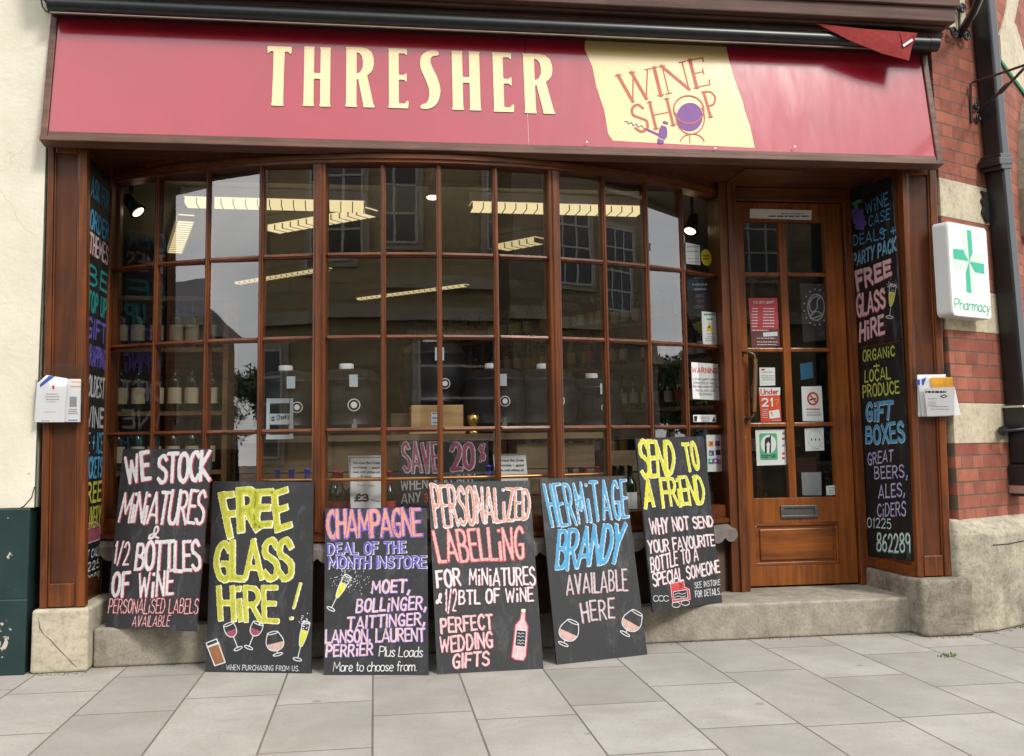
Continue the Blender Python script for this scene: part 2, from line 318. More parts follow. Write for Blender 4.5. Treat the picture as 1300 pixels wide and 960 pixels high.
def thing(name,label,cat,base=(0,0,0),group=None,kind=None):
    o=bpy.data.objects.new(name,None); o.empty_display_size=.1; COL.objects.link(o); o.location=V(base); tag(o,label,cat,group,kind); return o
def tag(o,label=None,cat=None,group=None,kind=None):
    if label: o['label']=label
    if cat: o['category']=cat
    if group: o['group']=group
    if kind: o['kind']=kind
    return o
def struct(o): o['kind']='structure'; return o
def dup(root,loc,rz=None,label=None,group=None):
    r=root.copy(); COL.objects.link(r); r.location=V(loc)
    if rz is not None: r.rotation_euler=(0,0,rz)
    if label: r['label']=label
    if group: r['group']=group
    for ch in root.children:
        c=ch.copy(); COL.objects.link(c); c.parent=r
        for g in ch.children: d=g.copy(); COL.objects.link(d); d.parent=c
    return r
class Pl:
    def __init__(s,o,u,v): s.o=V(o); s.u=V(u).normalized(); s.n=s.u.cross(V(v)).normalized(); s.v=s.n.cross(s.u)
    # n = u x v points to the viewer when u is right and v is up
    def w(s,px,py,d=0): r=ray(px,py); t=(s.o+s.n*d-CAM).dot(s.n)/r.dot(s.n); return CAM+r*t
    def hit(s,px,py): q=s.w(px,py)-s.o; return (q.dot(s.u),q.dot(s.v))
    def pt(s,a,b,d=0): return s.o+s.u*a+s.v*b+s.n*d
    def rect(s,mb,a0,b0,a1,b1,d,mi,th=0):
        if th: mb.obox(s.o,s.u,s.v,s.n,(a0,b0,d-th),(a1,b1,d),mi)
        else: mb.add([s.pt(a0,b0,d),s.pt(a1,b0,d),s.pt(a1,b1,d),s.pt(a0,b1,d)],[(0,1,2,3)],mi)
    def polyf(s,mb,pts,d,mi): mb.add([s.pt(a,b,d) for a,b in pts],[tuple(range(len(pts)))],mi)
# ------------------------------------------------------------------ brush lettering
GL={}
def _g(ch,w,*st): GL[ch]=(w,st)
_g('A',.72,"0,0 .36,1 .72,0",".12,.26 .6,.26"); _g('B',.58,"0,0 0,1","~0,1 .36,.98 .5,.77 .36,.55 0,.53","~0,.53 .42,.48 .58,.26 .42,.03 0,0")
_g('C',.58,"~.58,.84 .4,1 .15,.88 .02,.5 .15,.12 .4,0 .58,.16"); _g('D',.6,"0,0 0,1","~0,1 .36,.93 .58,.5 .36,.07 0,0"); _g('E',.5,".5,1 0,1 0,0 .52,0","0,.52 .42,.52")
_g('F',.5,".5,1 0,1 0,0","0,.52 .4,.52"); _g('G',.6,"~.58,.84 .4,1 .15,.88 .02,.5 .15,.12 .4,0 .58,.12",".58,.05 .58,.44 .34,.44"); _g('H',.56,"0,0 0,1",".56,0 .56,1","0,.52 .56,.52")
_g('I',.04,".02,0 .02,1"); _g('J',.4,"~.4,1 .4,.3 .25,.02 0,.12"); _g('K',.56,"0,0 0,1",".52,1 0,.45 .58,0"); _g('L',.48,"0,1 0,0 .48,0"); _g('M',.78,"0,0 .06,1 .39,.3 .72,1 .78,0")
_g('N',.6,"0,0 0,1 .6,0 .6,1"); _g('O',.6,"~.3,1 .07,.85 0,.5 .07,.15 .3,0 .53,.15 .6,.5 .53,.85 .3,1"); _g('P',.54,"0,0 0,1","~0,1 .4,.96 .54,.74 .4,.5 0,.46"); _g('Q',.62,"~.3,1 .07,.85 0,.5 .07,.15 .3,0 .53,.15 .6,.5 .53,.85 .3,1",".4,.2 .62,-.05")
_g('R',.58,"0,0 0,1","~0,1 .38,.96 .52,.75 .38,.52 0,.48",".25,.48 .58,0"); _g('S',.54,"~.52,.84 .33,1 .06,.88 .06,.64 .3,.52 .52,.36 .5,.1 .24,0 .0,.14"); _g('T',.6,"0,1 .6,1",".3,1 .3,0")
_g('U',.58,"~0,1 0,.3 .12,.04 .3,0 .46,.04 .58,.3 .58,1"); _g('V',.62,"0,1 .31,0 .62,1"); _g('W',.9,"0,1 .2,0 .45,.8 .68,0 .9,1"); _g('X',.58,"0,0 .58,1","0,1 .58,0"); _g('Y',.6,"0,1 .3,.5 .6,1",".3,.5 .24,0"); _g('Z',.56,"0,1 .56,1 0,0 .56,0")
_g('0',.56,"~.28,1 .06,.85 0,.5 .06,.15 .28,0 .5,.15 .56,.5 .5,.85 .28,1"); _g('1',.16,"0,.8 .12,1 .12,0"); _g('2',.52,"~0,.8 .14,.97 .36,.98 .5,.78 .42,.5 .2,.22 0,.0","0,0 .52,0"); _g('3',.5,"~0,.88 .22,1 .46,.85 .4,.58 .18,.52","~.18,.52 .46,.45 .5,.18 .25,0 0,.12")
_g('4',.55,".42,0 .42,1 0,.3 .55,.3"); _g('5',.5,".46,1 .06,1 .03,.55","~.03,.55 .28,.62 .5,.42 .45,.1 .2,0 0,.1"); _g('6',.52,"~.45,.95 .2,.8 .03,.45 .06,.1 .28,0 .5,.12 .5,.4 .3,.52 .05,.38"); _g('7',.5,"0,1 .5,1 .15,0"); _g('8',.54,"~.27,.53 .06,.68 .08,.92 .27,1 .46,.92 .48,.68 .27,.53 .02,.36 .04,.08 .27,0 .5,.08 .52,.36 .27,.53"); _g('9',.5,"~.48,.62 .25,.48 .03,.62 .05,.9 .25,1 .46,.9 .48,.6 .44,.0")
_g(',',.14,".1,.1 .0,-.18"); _g('.',.06,".02,.03 .05,.03"); _g('!',.12,".1,1 .03,.34",".0,.04 .03,.04"); _g('+',.5,".25,.2 .25,.8","0,.5 .5,.5"); _g('-',.3,"0,.45 .3,.45"); _g('/',.4,"0,-.05 .4,1.05"); _g('%',.62,"~.12,.95 .02,.8 .12,.65 .22,.8 .12,.95","~.5,.35 .4,.2 .5,.05 .6,.2 .5,.35",".1,.0 .52,1"); _g('&',.62,"~.05,.1 .25,.15 .5,.6 .45,.95 .3,.95 .28,.6 .4,.2 .62,.05","~.2,.42 .05,.3 .1,.06 .3,.12 .42,.3"); _g('?',.45,"~0,.8 .1,.98 .35,.98 .45,.75 .22,.5 .2,.3",".2,.03 .21,.03"); _g("'",.06,".03,1 .0,.8"); _g('£',.55,"~.5,.85 .35,1 .18,.85 .2,.5 .15,.15 0,.02",".0,.02 .55,.02",".03,.47 .4,.47")
_g('î',.16,".08,0 .08,.54",".07,.93 .09,.93")
_g('a',.46,"~.42,.5 .25,.62 .03,.45 .05,.1 .22,0 .42,.18",".42,.62 .44,0"); _g('b',.46,"0,1 0,0","~0,.45 .2,.62 .44,.45 .42,.1 .2,0 0,.12"); _g('c',.4,"~.4,.5 .22,.62 .02,.4 .06,.1 .24,0 .4,.1"); _g('d',.46,"~.42,.5 .25,.62 .03,.45 .05,.1 .22,0 .42,.18",".42,1 .44,0"); _g('e',.44,"~.03,.32 .42,.36 .36,.58 .2,.62 .03,.4 .06,.1 .24,0 .42,.1"); _g('f',.34,"~.34,.92 .2,1 .12,.8 .12,0","0,.6 .3,.6")
_g('g',.46,"~.42,.5 .25,.62 .03,.45 .05,.1 .22,0 .42,.18","~.42,.6 .43,-.1 .25,-.3 .05,-.22"); _g('h',.44,"0,1 0,0","~0,.4 .2,.62 .42,.5 .43,0"); _g('i',.05,".02,0 .02,.6",".02,.85 .03,.85"); _g('l',.05,".02,0 .02,1"); _g('m',.72,"0,.62 0,0","~0,.42 .18,.62 .34,.5 .35,0","~.35,.42 .53,.62 .7,.5 .71,0"); _g('n',.44,"0,.62 0,0","~0,.42 .2,.62 .42,.5 .43,0"); _g('o',.44,"~.22,.62 .02,.5 .02,.14 .22,0 .42,.14 .42,.5 .22,.62"); _g('p',.46,"0,.62 0,-.32","~0,.45 .2,.62 .44,.45 .42,.1 .2,0 0,.12"); _g('r',.3,"0,.62 0,0","~0,.4 .14,.6 .3,.58"); _g('s',.38,"~.36,.52 .2,.62 .03,.5 .18,.33 .36,.16 .2,0 0,.1"); _g('t',.3,"~.12,.92 .12,.15 .2,0 .32,.08","0,.62 .3,.62"); _g('u',.44,"~0,.62 .0,.15 .2,0 .42,.2",".43,.62 .43,0"); _g('v',.42,"0,.62 .21,0 .42,.62"); _g('w',.6,"0,.62 .15,0 .3,.5 .45,0 .6,.62"); _g('y',.42,"0,.62 .22,0",".42,.62 .12,-.32"); _g('k',.42,"0,1 0,0",".38,.62 0,.25 .42,0"); _g(' ',.26); _g(':',.06,".03,.08 .035,.08",".03,.5 .035,.5")
def smooth(p,k=6):
    out=[]; n=len(p); closed=abs(p[0][0]-p[-1][0])+abs(p[0][1]-p[-1][1])<1e-6
    for i in range(n-1):
        a=p[i-1] if i>0 else (p[n-2] if closed else p[0]); b=p[i]; c=p[i+1]; d=p[i+2] if i<n-2 else (p[1] if closed else p[-1])
        for t in np.linspace(0,1,k,endpoint=False):
            out.append(.5*((2*b)+(c-a)*t+(2*a-5*b+4*c-d)*t*t+(3*b-a-3*c+d)*t**3))
    out.append(p[-1]); return np.array(out)
def strokes(ch):
    w,st=GL[ch]; res=[]
    for s in st:
        sm=s[0]=='~'; p=np.array([[float(x) for x in q.split(',')] for q in s.lstrip('~').split()])
        res.append(smooth(p) if sm and len(p)>2 else p)
    return w,res
def sdf_strokes(X,Y,sts,square=False,rad=None):
    d=np.full(X.shape,9.)
    for si,p in enumerate(sts):
        for k,(a,b) in enumerate(zip(p[:-1],p[1:])):
            ax,ay=a[0],a[1]; dx,dy=b[0]-ax,b[1]-ay; L=math.hypot(dx,dy)+1e-9
            t=((X-ax)*dx+(Y-ay)*dy)/L
            if square:
                q=np.maximum(np.abs((X-ax)*dy-(Y-ay)*dx)/L, np.maximum(-t,t-L))
            else:
                tc=np.clip(t,0,L); q=np.hypot(X-ax-dx/L*tc,Y-ay-dy/L*tc)
                if rad is not None: q=q-(rad[si][k]+(rad[si][k+1]-rad[si][k])*tc/L)
            d=np.minimum(d,q)
    return d
def march(mb,pl,xs,ys,F,d,mi,solid=0.):
    ins=F<0; ny,nx=F.shape
    if not ins.any(): return
    full=ins[:-1,:-1]&ins[1:,:-1]&ins[:-1,1:]&ins[1:,1:]; anyc=ins[:-1,:-1]|ins[1:,:-1]|ins[:-1,1:]|ins[1:,1:]
    vs=[]; fs=[]
    def P(a,b): vs.append((a,b)); return len(vs)-1
    if not solid:
        for j in range(ny-1):
            row=full[j]; i=0
            while i<nx-1:
                if row[i]:
                    k=i
                    while k<nx-1 and row[k]: k+=1
                    fs.append((P(xs[i],ys[j]),P(xs[k],ys[j]),P(xs[k],ys[j+1]),P(xs[i],ys[j+1]))); i=k
                else: i+=1
    J,I=np.nonzero(anyc&~full) if not solid else np.nonzero(anyc)
    edges=[]
    for j,i in zip(J,I):
        c=[(xs[i],ys[j],F[j,i]),(xs[i+1],ys[j],F[j,i+1]),(xs[i+1],ys[j+1],F[j+1,i+1]),(xs[i],ys[j+1],F[j+1,i])]
        po=[]; cr=[]
        for q in range(4):
            a=c[q]; b=c[(q+1)%4]
            if a[2]<0: po.append(P(a[0],a[1]))
            if (a[2]<0)!=(b[2]<0):
                t=a[2]/(a[2]-b[2]); t=min(.999,max(.001,t)); k=P(a[0]+(b[0]-a[0])*t,a[1]+(b[1]-a[1])*t); po.append(k); cr.append((k,a[2]<0))
        if len(po)>=3: fs.append(tuple(po))
        if solid and len(cr)==2: edges.append((cr[0][0],cr[1][0]) if cr[0][1] else (cr[1][0],cr[0][0]))
    W=[pl.pt(a,b,d) for a,b in vs]; mb.add(W,fs,mi)
    if solid and edges:
        for a,b in edges:
            A=W[a]; B=W[b]; mb.add([A,B,B-pl.n*solid,A-pl.n*solid],[(3,2,1,0)],mi)
def grid(pts,pad,h):
    lo=pts.min(0)-pad; hi=pts.max(0)+pad; xs=np.arange(lo[0],hi[0]+h,h); ys=np.arange(lo[1],hi[1]+h,h); return xs,ys,*np.meshgrid(xs,ys)
LZ=[0]
def letter(mb,pl,sts,sw,layers,d0,h,square=True,wob=.0):
    """layers: list of (extra radius, material index, (shift x, shift y))"""
    allp=np.concatenate(sts); mx=max(l[0] for l in layers)+sw/2
    for li,(ex,mi,sh) in enumerate(layers):
        sv=[s+np.array(sh) for s in sts]
        xs,ys,X,Y=grid(np.concatenate(sv),sw/2+ex+2*h,h)
        F=sdf_strokes(X,Y,sv,square)-(sw/2+ex)
        if wob: F=F+wob*(np.sin(X*310+Y*170+1.3)+np.sin(Y*260-X*90))*.5
        march(mb,pl,xs,ys,F,d0+li*.00005,mi)
def write(mb,pl,text,BL,BR,TL,sw,layers,d0=.0012,gap=.2,jit=.0,conv=None,res=22,square=True,TR=None,wob=.03,uv=False,rot=.0,lim=.29):
    """hand-letter TEXT on panel pl between photo points BL, BR (baseline) and TL (cap height)"""
    c=conv or (lambda x,y:(x,y)); g=(lambda q:np.array(q,float)) if uv else (lambda q:np.array(pl.hit(*c(*q))))
    bl,br,tl=g(BL),g(BR),g(TL); tr=g(TR) if TR is not None else br+(tl-bl)
    ws=[GL[ch][0] for ch in text]; gaps=gap; tot=sum(ws)+gaps*(len(text)-1); x=0
    H=np.linalg.norm(tl-bl); sw=min(sw,lim*np.linalg.norm(br-bl)/max(1,len(text))/H); e=(sw/2+max(l[0] for l in layers)*.6)*H; ex=(br-bl)/np.linalg.norm(br-bl); ey=(tl-bl)/H
    bl,br,tl,tr=bl+(ex+ey)*e,br+(ey-ex)*e,tl+(ex-ey)*e,tr-(ex+ey)*e
    for k,ch in enumerate(text):
        w,st=strokes(ch); 
        if st:
            jx,jy,js=R.uniform(-1,1)*jit,R.uniform(-1,1)*jit,1+R.uniform(-1,1)*jit; ra=R.uniform(-1,1)*(jit*1.3+rot)
            out=[]
            for p in st:
                q=p.copy(); cx,cy=w/2,.5; q-= (cx,cy); q=q@np.array([[math.cos(ra),math.sin(ra)],[-math.sin(ra),math.cos(ra)]])*js; q+=(cx+jx*.5,cy+jy)
                s=(x+q[:,0])/tot; t=q[:,1]
                out.append((bl+np.outer(s,br-bl)*1)+ (np.outer(t,tl-bl)*(1-s)[:,None]+np.outer(t,tr-br)*s[:,None]))
            letter(mb,pl,out,sw*H*{'M':.66,'W':.64,'N':.76,'A':.78,'R':.84,'B':.84,'E':.88,'S':.9,'G':.9,'D':.9}.get(ch,1),[(e*H,m,(sx*H,sy*H)) for e,m,(sx,sy) in layers],d0+k*.00016,H/res,square,wob*H*.3)
        x+=w+gaps
def draw(mb,pl,pts,r,mi,d,conv=None,close=False,sm=True,h=None,uv=False):
    c=conv or (lambda x,y:(x,y)); p=np.array(pts if uv else [pl.hit(*c(*q)) for q in pts],float)
    if sm and len(p)>2: p=smooth(p)
    h=h or max(r*.7,.0012); xs,ys,X,Y=grid(p,r+2*h,h); march(mb,pl,xs,ys,sdf_strokes(X,Y,[p])-r,d,mi)
def fill(mb,pl,pts,mi,d,conv=None,sm=True,uv=False):
    c=conv or (lambda x,y:(x,y)); p=np.array(pts if uv else [pl.hit(*c(*q)) for q in pts],float)
    if sm: p=smooth(np.vstack([p,p[:1]]),5)[:-1]
    area=sum(p[i][0]*p[(i+1)%len(p)][1]-p[(i+1)%len(p)][0]*p[i][1] for i in range(len(p)))
    if area<0: p=p[::-1]
    pl.polyf(mb,[tuple(q) for q in p],d,mi)
def dots(mb,pl,n,box,r,mi,d,conv):
    for _ in range(n):
        a,b=pl.hit(*conv(R.triangular(box[0],box[2]),R.triangular(box[1],box[3]))); rr=r*R.uniform(.6,1.3)
        pl.polyf(mb,[(a+rr*math.cos(t),b+rr*math.sin(t)) for t in np.linspace(0,2*math.pi,7)[:-1]],d+R.random()*.0002,mi)
def Z(x0,y0,s): return lambda x,y:(x0+x*s,y0+y*s)
# ================================================================== SETTING
mb=MB(); mb.add([(-14,-2.3,0),(16,-2.3,0),(16,7,0),(-14,7,0)],[(0,1,2,3)]); struct(mb.build('pavement',M['pave']))
mb=MB(); mb.box((-14,-2.46,-.3),(16,-2.3,.004)); struct(mb.build('kerb',M['kerb'],bevel=.01))
mb=MB(); mb.add([(-120,-120,-.13),(120,-120,-.13),(120,-2.46,-.13),(-120,-2.46,-.13)],[(0,1,2,3)]); struct(mb.build('road',M['asphalt']))
mb=MB(); mb.box((-9,-11.5,-.3),(16,-9.2,-.01)); struct(mb.build('far_pavement',M['pave']))
# shop interior shell
ZC=2.74
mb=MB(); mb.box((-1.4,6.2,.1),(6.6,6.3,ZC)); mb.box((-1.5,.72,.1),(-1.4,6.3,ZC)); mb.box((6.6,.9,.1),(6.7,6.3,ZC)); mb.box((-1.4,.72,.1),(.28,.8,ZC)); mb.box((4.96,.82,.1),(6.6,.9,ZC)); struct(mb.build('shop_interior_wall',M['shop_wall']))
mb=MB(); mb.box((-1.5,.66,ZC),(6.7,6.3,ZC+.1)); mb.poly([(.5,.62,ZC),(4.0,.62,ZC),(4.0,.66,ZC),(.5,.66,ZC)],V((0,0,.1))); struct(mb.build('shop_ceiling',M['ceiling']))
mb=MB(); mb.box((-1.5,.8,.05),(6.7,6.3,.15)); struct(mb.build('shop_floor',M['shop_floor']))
# ================================================================== LEFT RENDERED WALL
XL=.232
t=thing('rendered_wall','cream painted neighbouring wall with fine cracks above a dark green dado','wall',(-1,0,0))
mb=MB(); mb.box((-7,-.005,.80),(XL,.3,8)); mb.build('painted_render',M['cream'],t)
mb=MB(); mb.box((-7,-.022,0),(XL-.012,.3,.797)); mb.box((-7,-.034,0),(XL-.008,-.0215,.36)); mb.build('dado',M['dado'],t,bevel=.008)
mb=MB(); mb.tube([(XL+.004,.0,.8),(XL+.002,-.004,1.4),(XL+.004,-.003,2.1),(XL,-.004,2.7)],.004,0,6); mb.build('mossy_joint',plain('mossy_grey',(.05,.07,.035),.9,.5,20),t)
mb=MB(); mb.tube([aty(0,650,-.006),aty(18,649,-.006),aty(30,643,-.006),aty(40,632,-.006),aty(44,618,-.006)],.0026,0,5); mb.build('crack',M['ink'],t)
# hanging cable loop
c=thing('hanging_cable','thin dark cable looping down beside the left end of the awning','cable',aty(57,0,-.03))
mb=MB(); mb.tube([aty(*q,-.03) for q in [(54,-6),(52.5,2),(54,9),(58,14),(64,17)]],.004,0,6); mb.build('cable_run',M['iron'],c)
# ================================================================== BRICK WALL (recedes to the right)
O=V((5.165,.0,0)); WU=V((math.cos(math.radians(26)),math.sin(math.radians(26)),0)); BW=Pl(O,WU,V((0,0,1)))
def zb(px,py): return BW.hit(px,py)[1]
zA0,zA1=zb(1185,273),zb(1180,222); zB0,zB1=zb(1193,418),zb(1188,363); zC0,zC1=zb(1204,564),zb(1198,511); zP=zb(1212,660)
L1=BW.hit(1287,560)[0]+.06
bw=thing('brick_wall','red brick pier wall with pale stone bands right of the shopfront','wall',O)
def wallpart(nm,z0,z1,a0,a1,d,mat,par,pl=BW,rx=26,bev=0,th=.3):
    m=MB(); m.box((a0,-d,z0),(a1,th,z1)); o=m.build(nm,mat,None,(0,0,0)); o.parent=par; o.location=pl.o-par.location; o.rotation_euler=(0,0,math.radians(rx))
    if bev: b=o.modifiers.new('bevel','BEVEL'); b.width=bev; b.segments=2
    return o
wallpart('brickwork',zA1,4.6,0,L1,0,M['brick'],bw); wallpart('brickwork',zB1,zA0,0,L1,0,M['brick'],bw); wallpart('brickwork',zC1,zB0,0,L1,0,M['brick'],bw); wallpart('brickwork',zP-.03,zC0,0,L1,0,M['brick'],bw)
for z0,z1 in ((zA0,zA1),(zB0,zB1),(zC0,zC1)): wallpart('stone_band',z0+.002,z1-.002,0,L1,.004,M['bath'],bw,bev=.004)
wallpart('stone_quoin',zb(1215,40),zb(1230,8)+.2,.16,.37,.012,M['bath'],bw,bev=.004)
# base blocks
pb=thing('stone_plinth','weathered chamfered stone plinth at the foot of the brick wall','plinth',O)
m=MB()
zt1=zP-.085; lo=[(-.06,-.1),(-.06,.02),(.11,.10),(.86,.10),(.86,-.3)]; hi=[(-.06,-.1),(-.06,.003),(.05,.006),(.86,.006),(.86,-.3)]
vs=[V((a,-d,0)) for a,d in lo]+[V((a,-d-.0,zt1)) for a,d in lo]+[V((a,-d,zP)) for a,d in hi]
fs=[]
for L_ in (0,5): fs+=[(L_+i,L_+(i+1)%5,L_+5+(i+1)%5,L_+5+i) for i in range(5)]
m.add(vs,fs+[(10,11,12,13,14),(4,3,2,1,0)])
o=m.build('chamfered_block',M['plinth_mid'],None,(0,0,0)); o.parent=pb; o.rotation_euler=(0,0,math.radians(26)); bv=o.modifiers.new('bevel','BEVEL'); bv.width=.018; bv.segments=3; bv.limit_method='ANGLE'
m=MB(); m.tube([V((.15,-.102,zt1-.06)),V((.3,-.102,zt1-.064)),V((.5,-.102,zt1-.056)),V((.86,-.102,zt1-.06))],.003,0,5); m.tube([V((.60,-.102,.0)),V((.605,-.102,.2)),V((.60,-.102,zt1-.06))],.0035,0,5)
j=m.build('joint',M['ink'],None,(0,0,0)); j.parent=pb; j.rotation_euler=(0,0,math.radians(26))
# second wall beyond the pipe, turned further, with arch stones
O2=BW.pt(L1-.02,0); W2=V((math.cos(math.radians(40)),math.sin(math.radians(40)),0)); B2=Pl(O2,W2,V((0,0,1)))
b2=thing('brick_return_wall','red brick return wall with diagonal stone hood mould beyond the drainpipe','wall',O2)
wallpart('brickwork',0,5,0,4,0,M['brick'],b2,B2,40)
m=MB()
def slab(m,pl,pts,d,th): 
    q=[pl.hit(*p) for p in pts]; a=sum(q[i][0]*q[(i+1)%len(q)][1]-q[(i+1)%len(q)][0]*q[i][1] for i in range(len(q)))
    if a<0: q=q[::-1]
    m.poly([pl.pt(x,y,d-th) for x,y in q],pl.n*th)
slab(m,B2,[(1267,45),(1275,18),(1288,33),(1303,85),(1318,112),(1318,150),(1300,118),(1269,76)],.012,.02); slab(m,B2,[(1280,-20),(1296,-20),(1286,30),(1274,24)],.008,.02)
m.build('hood_mould',M['bath'],b2,bevel=.004)
m=MB(); slab(m,B2,[(1269,76.5),(1300,118.5),(1320,151),(1320,153.5),(1299,121.5),(1268,79)],.013,.02); m.build('moss_line',plain('moss_edge',(.02,.16,.07),.9),b2)
m=MB(); slab(m,B2,[(1310,120),(1298,128),(1293,165),(1292,240),(1296,300),(1312,320)],.05,.08); m.build('arch_stone',M['cornice_stone'],b2,bevel=.01)
# ================================================================== RAINWATER PIPE
pp=thing('drainpipe','tall black square drainpipe clamped to the brick wall','drainpipe',aty(1290,630,0))
PP=Pl(BW.pt(0,0,.11),WU,V((0,0,1)))
PP.o=BW.pt(0,0,.125)
def pipe_hex(m,yt,yb,g=0,d=.118):
    l=lambda y:1255+.0885*y-g*4; r=lambda y:1264.5+.089*y+g*4
    q=[PP.w(l(yb),yb,g*.02),PP.w(r(yb),yb,g*.02),PP.w(r(yt),yt,g*.02),PP.w(l(yt),yt,g*.02)]
    m.hexa(q+[p-PP.n*(d+g*.02) for p in q])
for yt,yb in ((-30,200),(208,516),(546,590)): m=MB(); pipe_hex(m,yt,yb); m.build('pipe_shaft',M['black_metal'],pp,bevel=.012)
m=MB(); pipe_hex(m,194,214,.6); pipe_hex(m,199,208,1.); m.build('collar',M['black_metal'],pp,bevel=.006)
for yt,yb in ((515,546),(590,631)): m=MB(); pipe_hex(m,yt,yb,.4); m.build('socket',M['black_metal'],pp,bevel=.008)
for yt,yb in ((514.5,517),(617,627)): m=MB(); pipe_hex(m,yt,yb,.5); m.build('pale_band',M['steel'],pp)
m=MB(); m.tube([BW.w(1274,547),BW.w(1276,547,.1),PP.w(1300,545,.02)],.009,0,8); m.tube([BW.w(1274,547,-.02),BW.w(1274,547,.05)],.03,0,8); m.build('wall_clamp',M['iron'],pp)
m=MB(); a,b=BW.hit(1246,254); 
m.poly([BW.pt(*BW.hit(*q),.0) for q in [(1250,283),(1247,277),(1244,270),(1246,262),(1243,255),(1246,249),(1243,243),(1249,246),(1252,243),(1254,262),(1255,280)][::1]],BW.n*.02)
o=m.build('iron_stub_plate',M['iron'],None,BW.w(1248,262)); tag(o,'small ragged black iron plate on the stone band by the drainpipe','plate')
# ================================================================== IRON BRACKETS
def spiral(c,u,v,r0,turns,n=26,sgn=1): return [c+u*(r0*(1-.75*i/n)*math.cos(sgn*2*math.pi*turns*i/n))+v*(r0*(1-.75*i/n)*math.sin(sgn*2*math.pi*turns*i/n)) for i in range(n+1)]
sb=thing('scroll_bracket','black wrought iron bracket with scrolled ends and a thick arm at the top right','bracket',BW.w(1222,40))
P=lambda x,y,d=.05: BW.w(x,y,d)
m=MB(); m.tube([P(1219,44,.0),P(1223,36,.05),P(1236,15,.18),P(1250,-18,.34)],.024,0,10); m.build('arm',M['iron'],sb)
m=MB(); m.tube([P(1207,-6,.03),P(1211,6,.03),P(1218,14,.03),P(1218,40,.03)],.008,0,8)
for x,y,r,s in ((1222,11,.034,1),(1211,40,.036,-1),(1227,45,.042,1)): m.tube(spiral(P(x,y,.04),WU,V((0,0,1)),r,1.6,26,s),.0075,0,7)
m.build('scroll',M['iron'],sb)
rb=thing('sign_rod_bracket','thin iron rod bracket with small scrolls reaching past the drainpipe','bracket',BW.w(1233,155))
m=MB(); m.tube([P(1233.5,156,.01),P(1232.5,130,.01),P(1232,107,.02),P(1237,103.5,.04),P(1268,94,.3),P(1300,83,.62),P(1330,72,.9)],.0075,0,8); m.tube([P(1241,143,.03),P(1258,128,.14),P(1272,115,.3),P(1285,103,.45),P(1300,87,.6)],.008,0,8); m.tube([P(1270,117,.29),P(1275,112,.33),P(1279,108,.37)],.014,0,8); m.build('rod',M['iron'],rb)
m=MB()
for x,y,r,s in ((1240,135,.028,1),(1242,149,.022,-1)): m.tube(spiral(P(x,y,.02),WU,V((0,0,1)),r,1.5,22,s),.006,0,7)
m.build('scroll',M['iron'],rb)
# ================================================================== PHARMACY SIGN
PS=Pl(BW.pt(0,0,.10),WU,V((0,0,1)))
ps=thing('pharmacy_sign','white rounded pharmacy lightbox sign with green cross on the brick wall','sign',PS.w(1230,350,-.1))
q=[PS.hit(*p) for p in [(1203,279),(1252,291),(1259.5,405),(1209,402)]]
a0=(q[0][0]+q[3][0])/2; a1=(q[1][0]+q[2][0])/2; b1=(q[0][1]+q[1][1])/2; b0=(q[2][1]+q[3][1])/2
def rrect(a0,b0,a1,b1,r,n=6):
    out=[]
    for cx,cy,t0 in ((a1-r,b0+r,-90),(a1-r,b1-r,0),(a0+r,b1-r,90),(a0+r,b0+r,180)):
        out+=[(cx+r*math.cos(math.radians(t0+90*i/n)),cy+r*math.sin(math.radians(t0+90*i/n))) for i in range(n+1)]
    return out
m=MB(); m.poly([PS.pt(x,y,-.095) for x,y in rrect(a0,b0,a1,b1,.03)],PS.n*.085); m.build('side_case',M['grey_plastic'],ps,bevel=.002)
m=MB(); m.poly([PS.pt(x,y,-.0095) for x,y in rrect(a0+.004,b0+.004,a1-.004,b1-.004,.027)],PS.n*.0095); m.build('face',M['white_plastic'],ps,bevel=.0015)
zc=Z(1180,260,.17699); m=MB()
C0=(283,407)
for pts,mi in (([(265,180),(298,185),(310,345),C0],0),([(237,182),(265,180),C0,(247,340)],1),([(168,315),(243,323),C0,(172,388)],0),([(172,388),C0,(255,470),(178,463)],1),([(390,425),(394,497),(325,485),C0],0),([(385,345),(390,425),C0,(320,340)],1),([(258,490),C0,(288,470),(300,634),(266,628)],0),([(288,470),C0,(325,500),(333,637),(300,634)],1)):
    fill(m,PS,pts,mi,.0008+.0002*mi,zc,False)
write(m,PS,'Pharmacy',(180,748),(432,778),(178,668),.10,[(0,0,(0,0))],.0012,.16,0,zc,30,True,(437,695),0)
m.build('cross_and_lettering',[M['pharm_green'],M['pharm_pale']],ps)
# ================================================================== DOORSTEP, PLINTH BLOCKS
ST=.193
m=MB(); m.box((.515,.05,0),(4.9,1.0,ST)); o=m.build('doorstep',M['step'],None,(2.7,.05,0),bevel=.014,seg=3); tag(o,'long worn concrete step under the bow window and door','step')
m=MB(); m.box((.245,-.03,0),(.51,.66,.305)); o=m.build('plinth_block',M['plinth_pale'],None,(.38,-.03,0),bevel=.016,seg=3); tag(o,'pale cracked stone block under the left wooden pilaster','plinth')
m=MB(); 
cr=[(150,690),(153,707),(157,738),(175,765),(198,782),(232,820),(262,850),(285,875),(305,893)]; pc=Z(0,560,.3226)
m.tube([aty(*pc(*p),-.0298) for p in cr],[.0006,.001,.002,.0012,.0018,.0021,.0013,.0018,.0008],0,5); m.build('crack',M['ink'],o,(.38,-.03,0)).location=(0,0,0)
m=MB(); m.box((4.862,-.10,0),(5.165,.10,.305)); m.box((4.872,.101,0),(5.0,.62,.30)); o=m.build('plinth_block',M['plinth'],None,(5,-.1,0),bevel=.02,seg=3); tag(o,'grey scarred stone block under the right wooden pilaster','plinth')
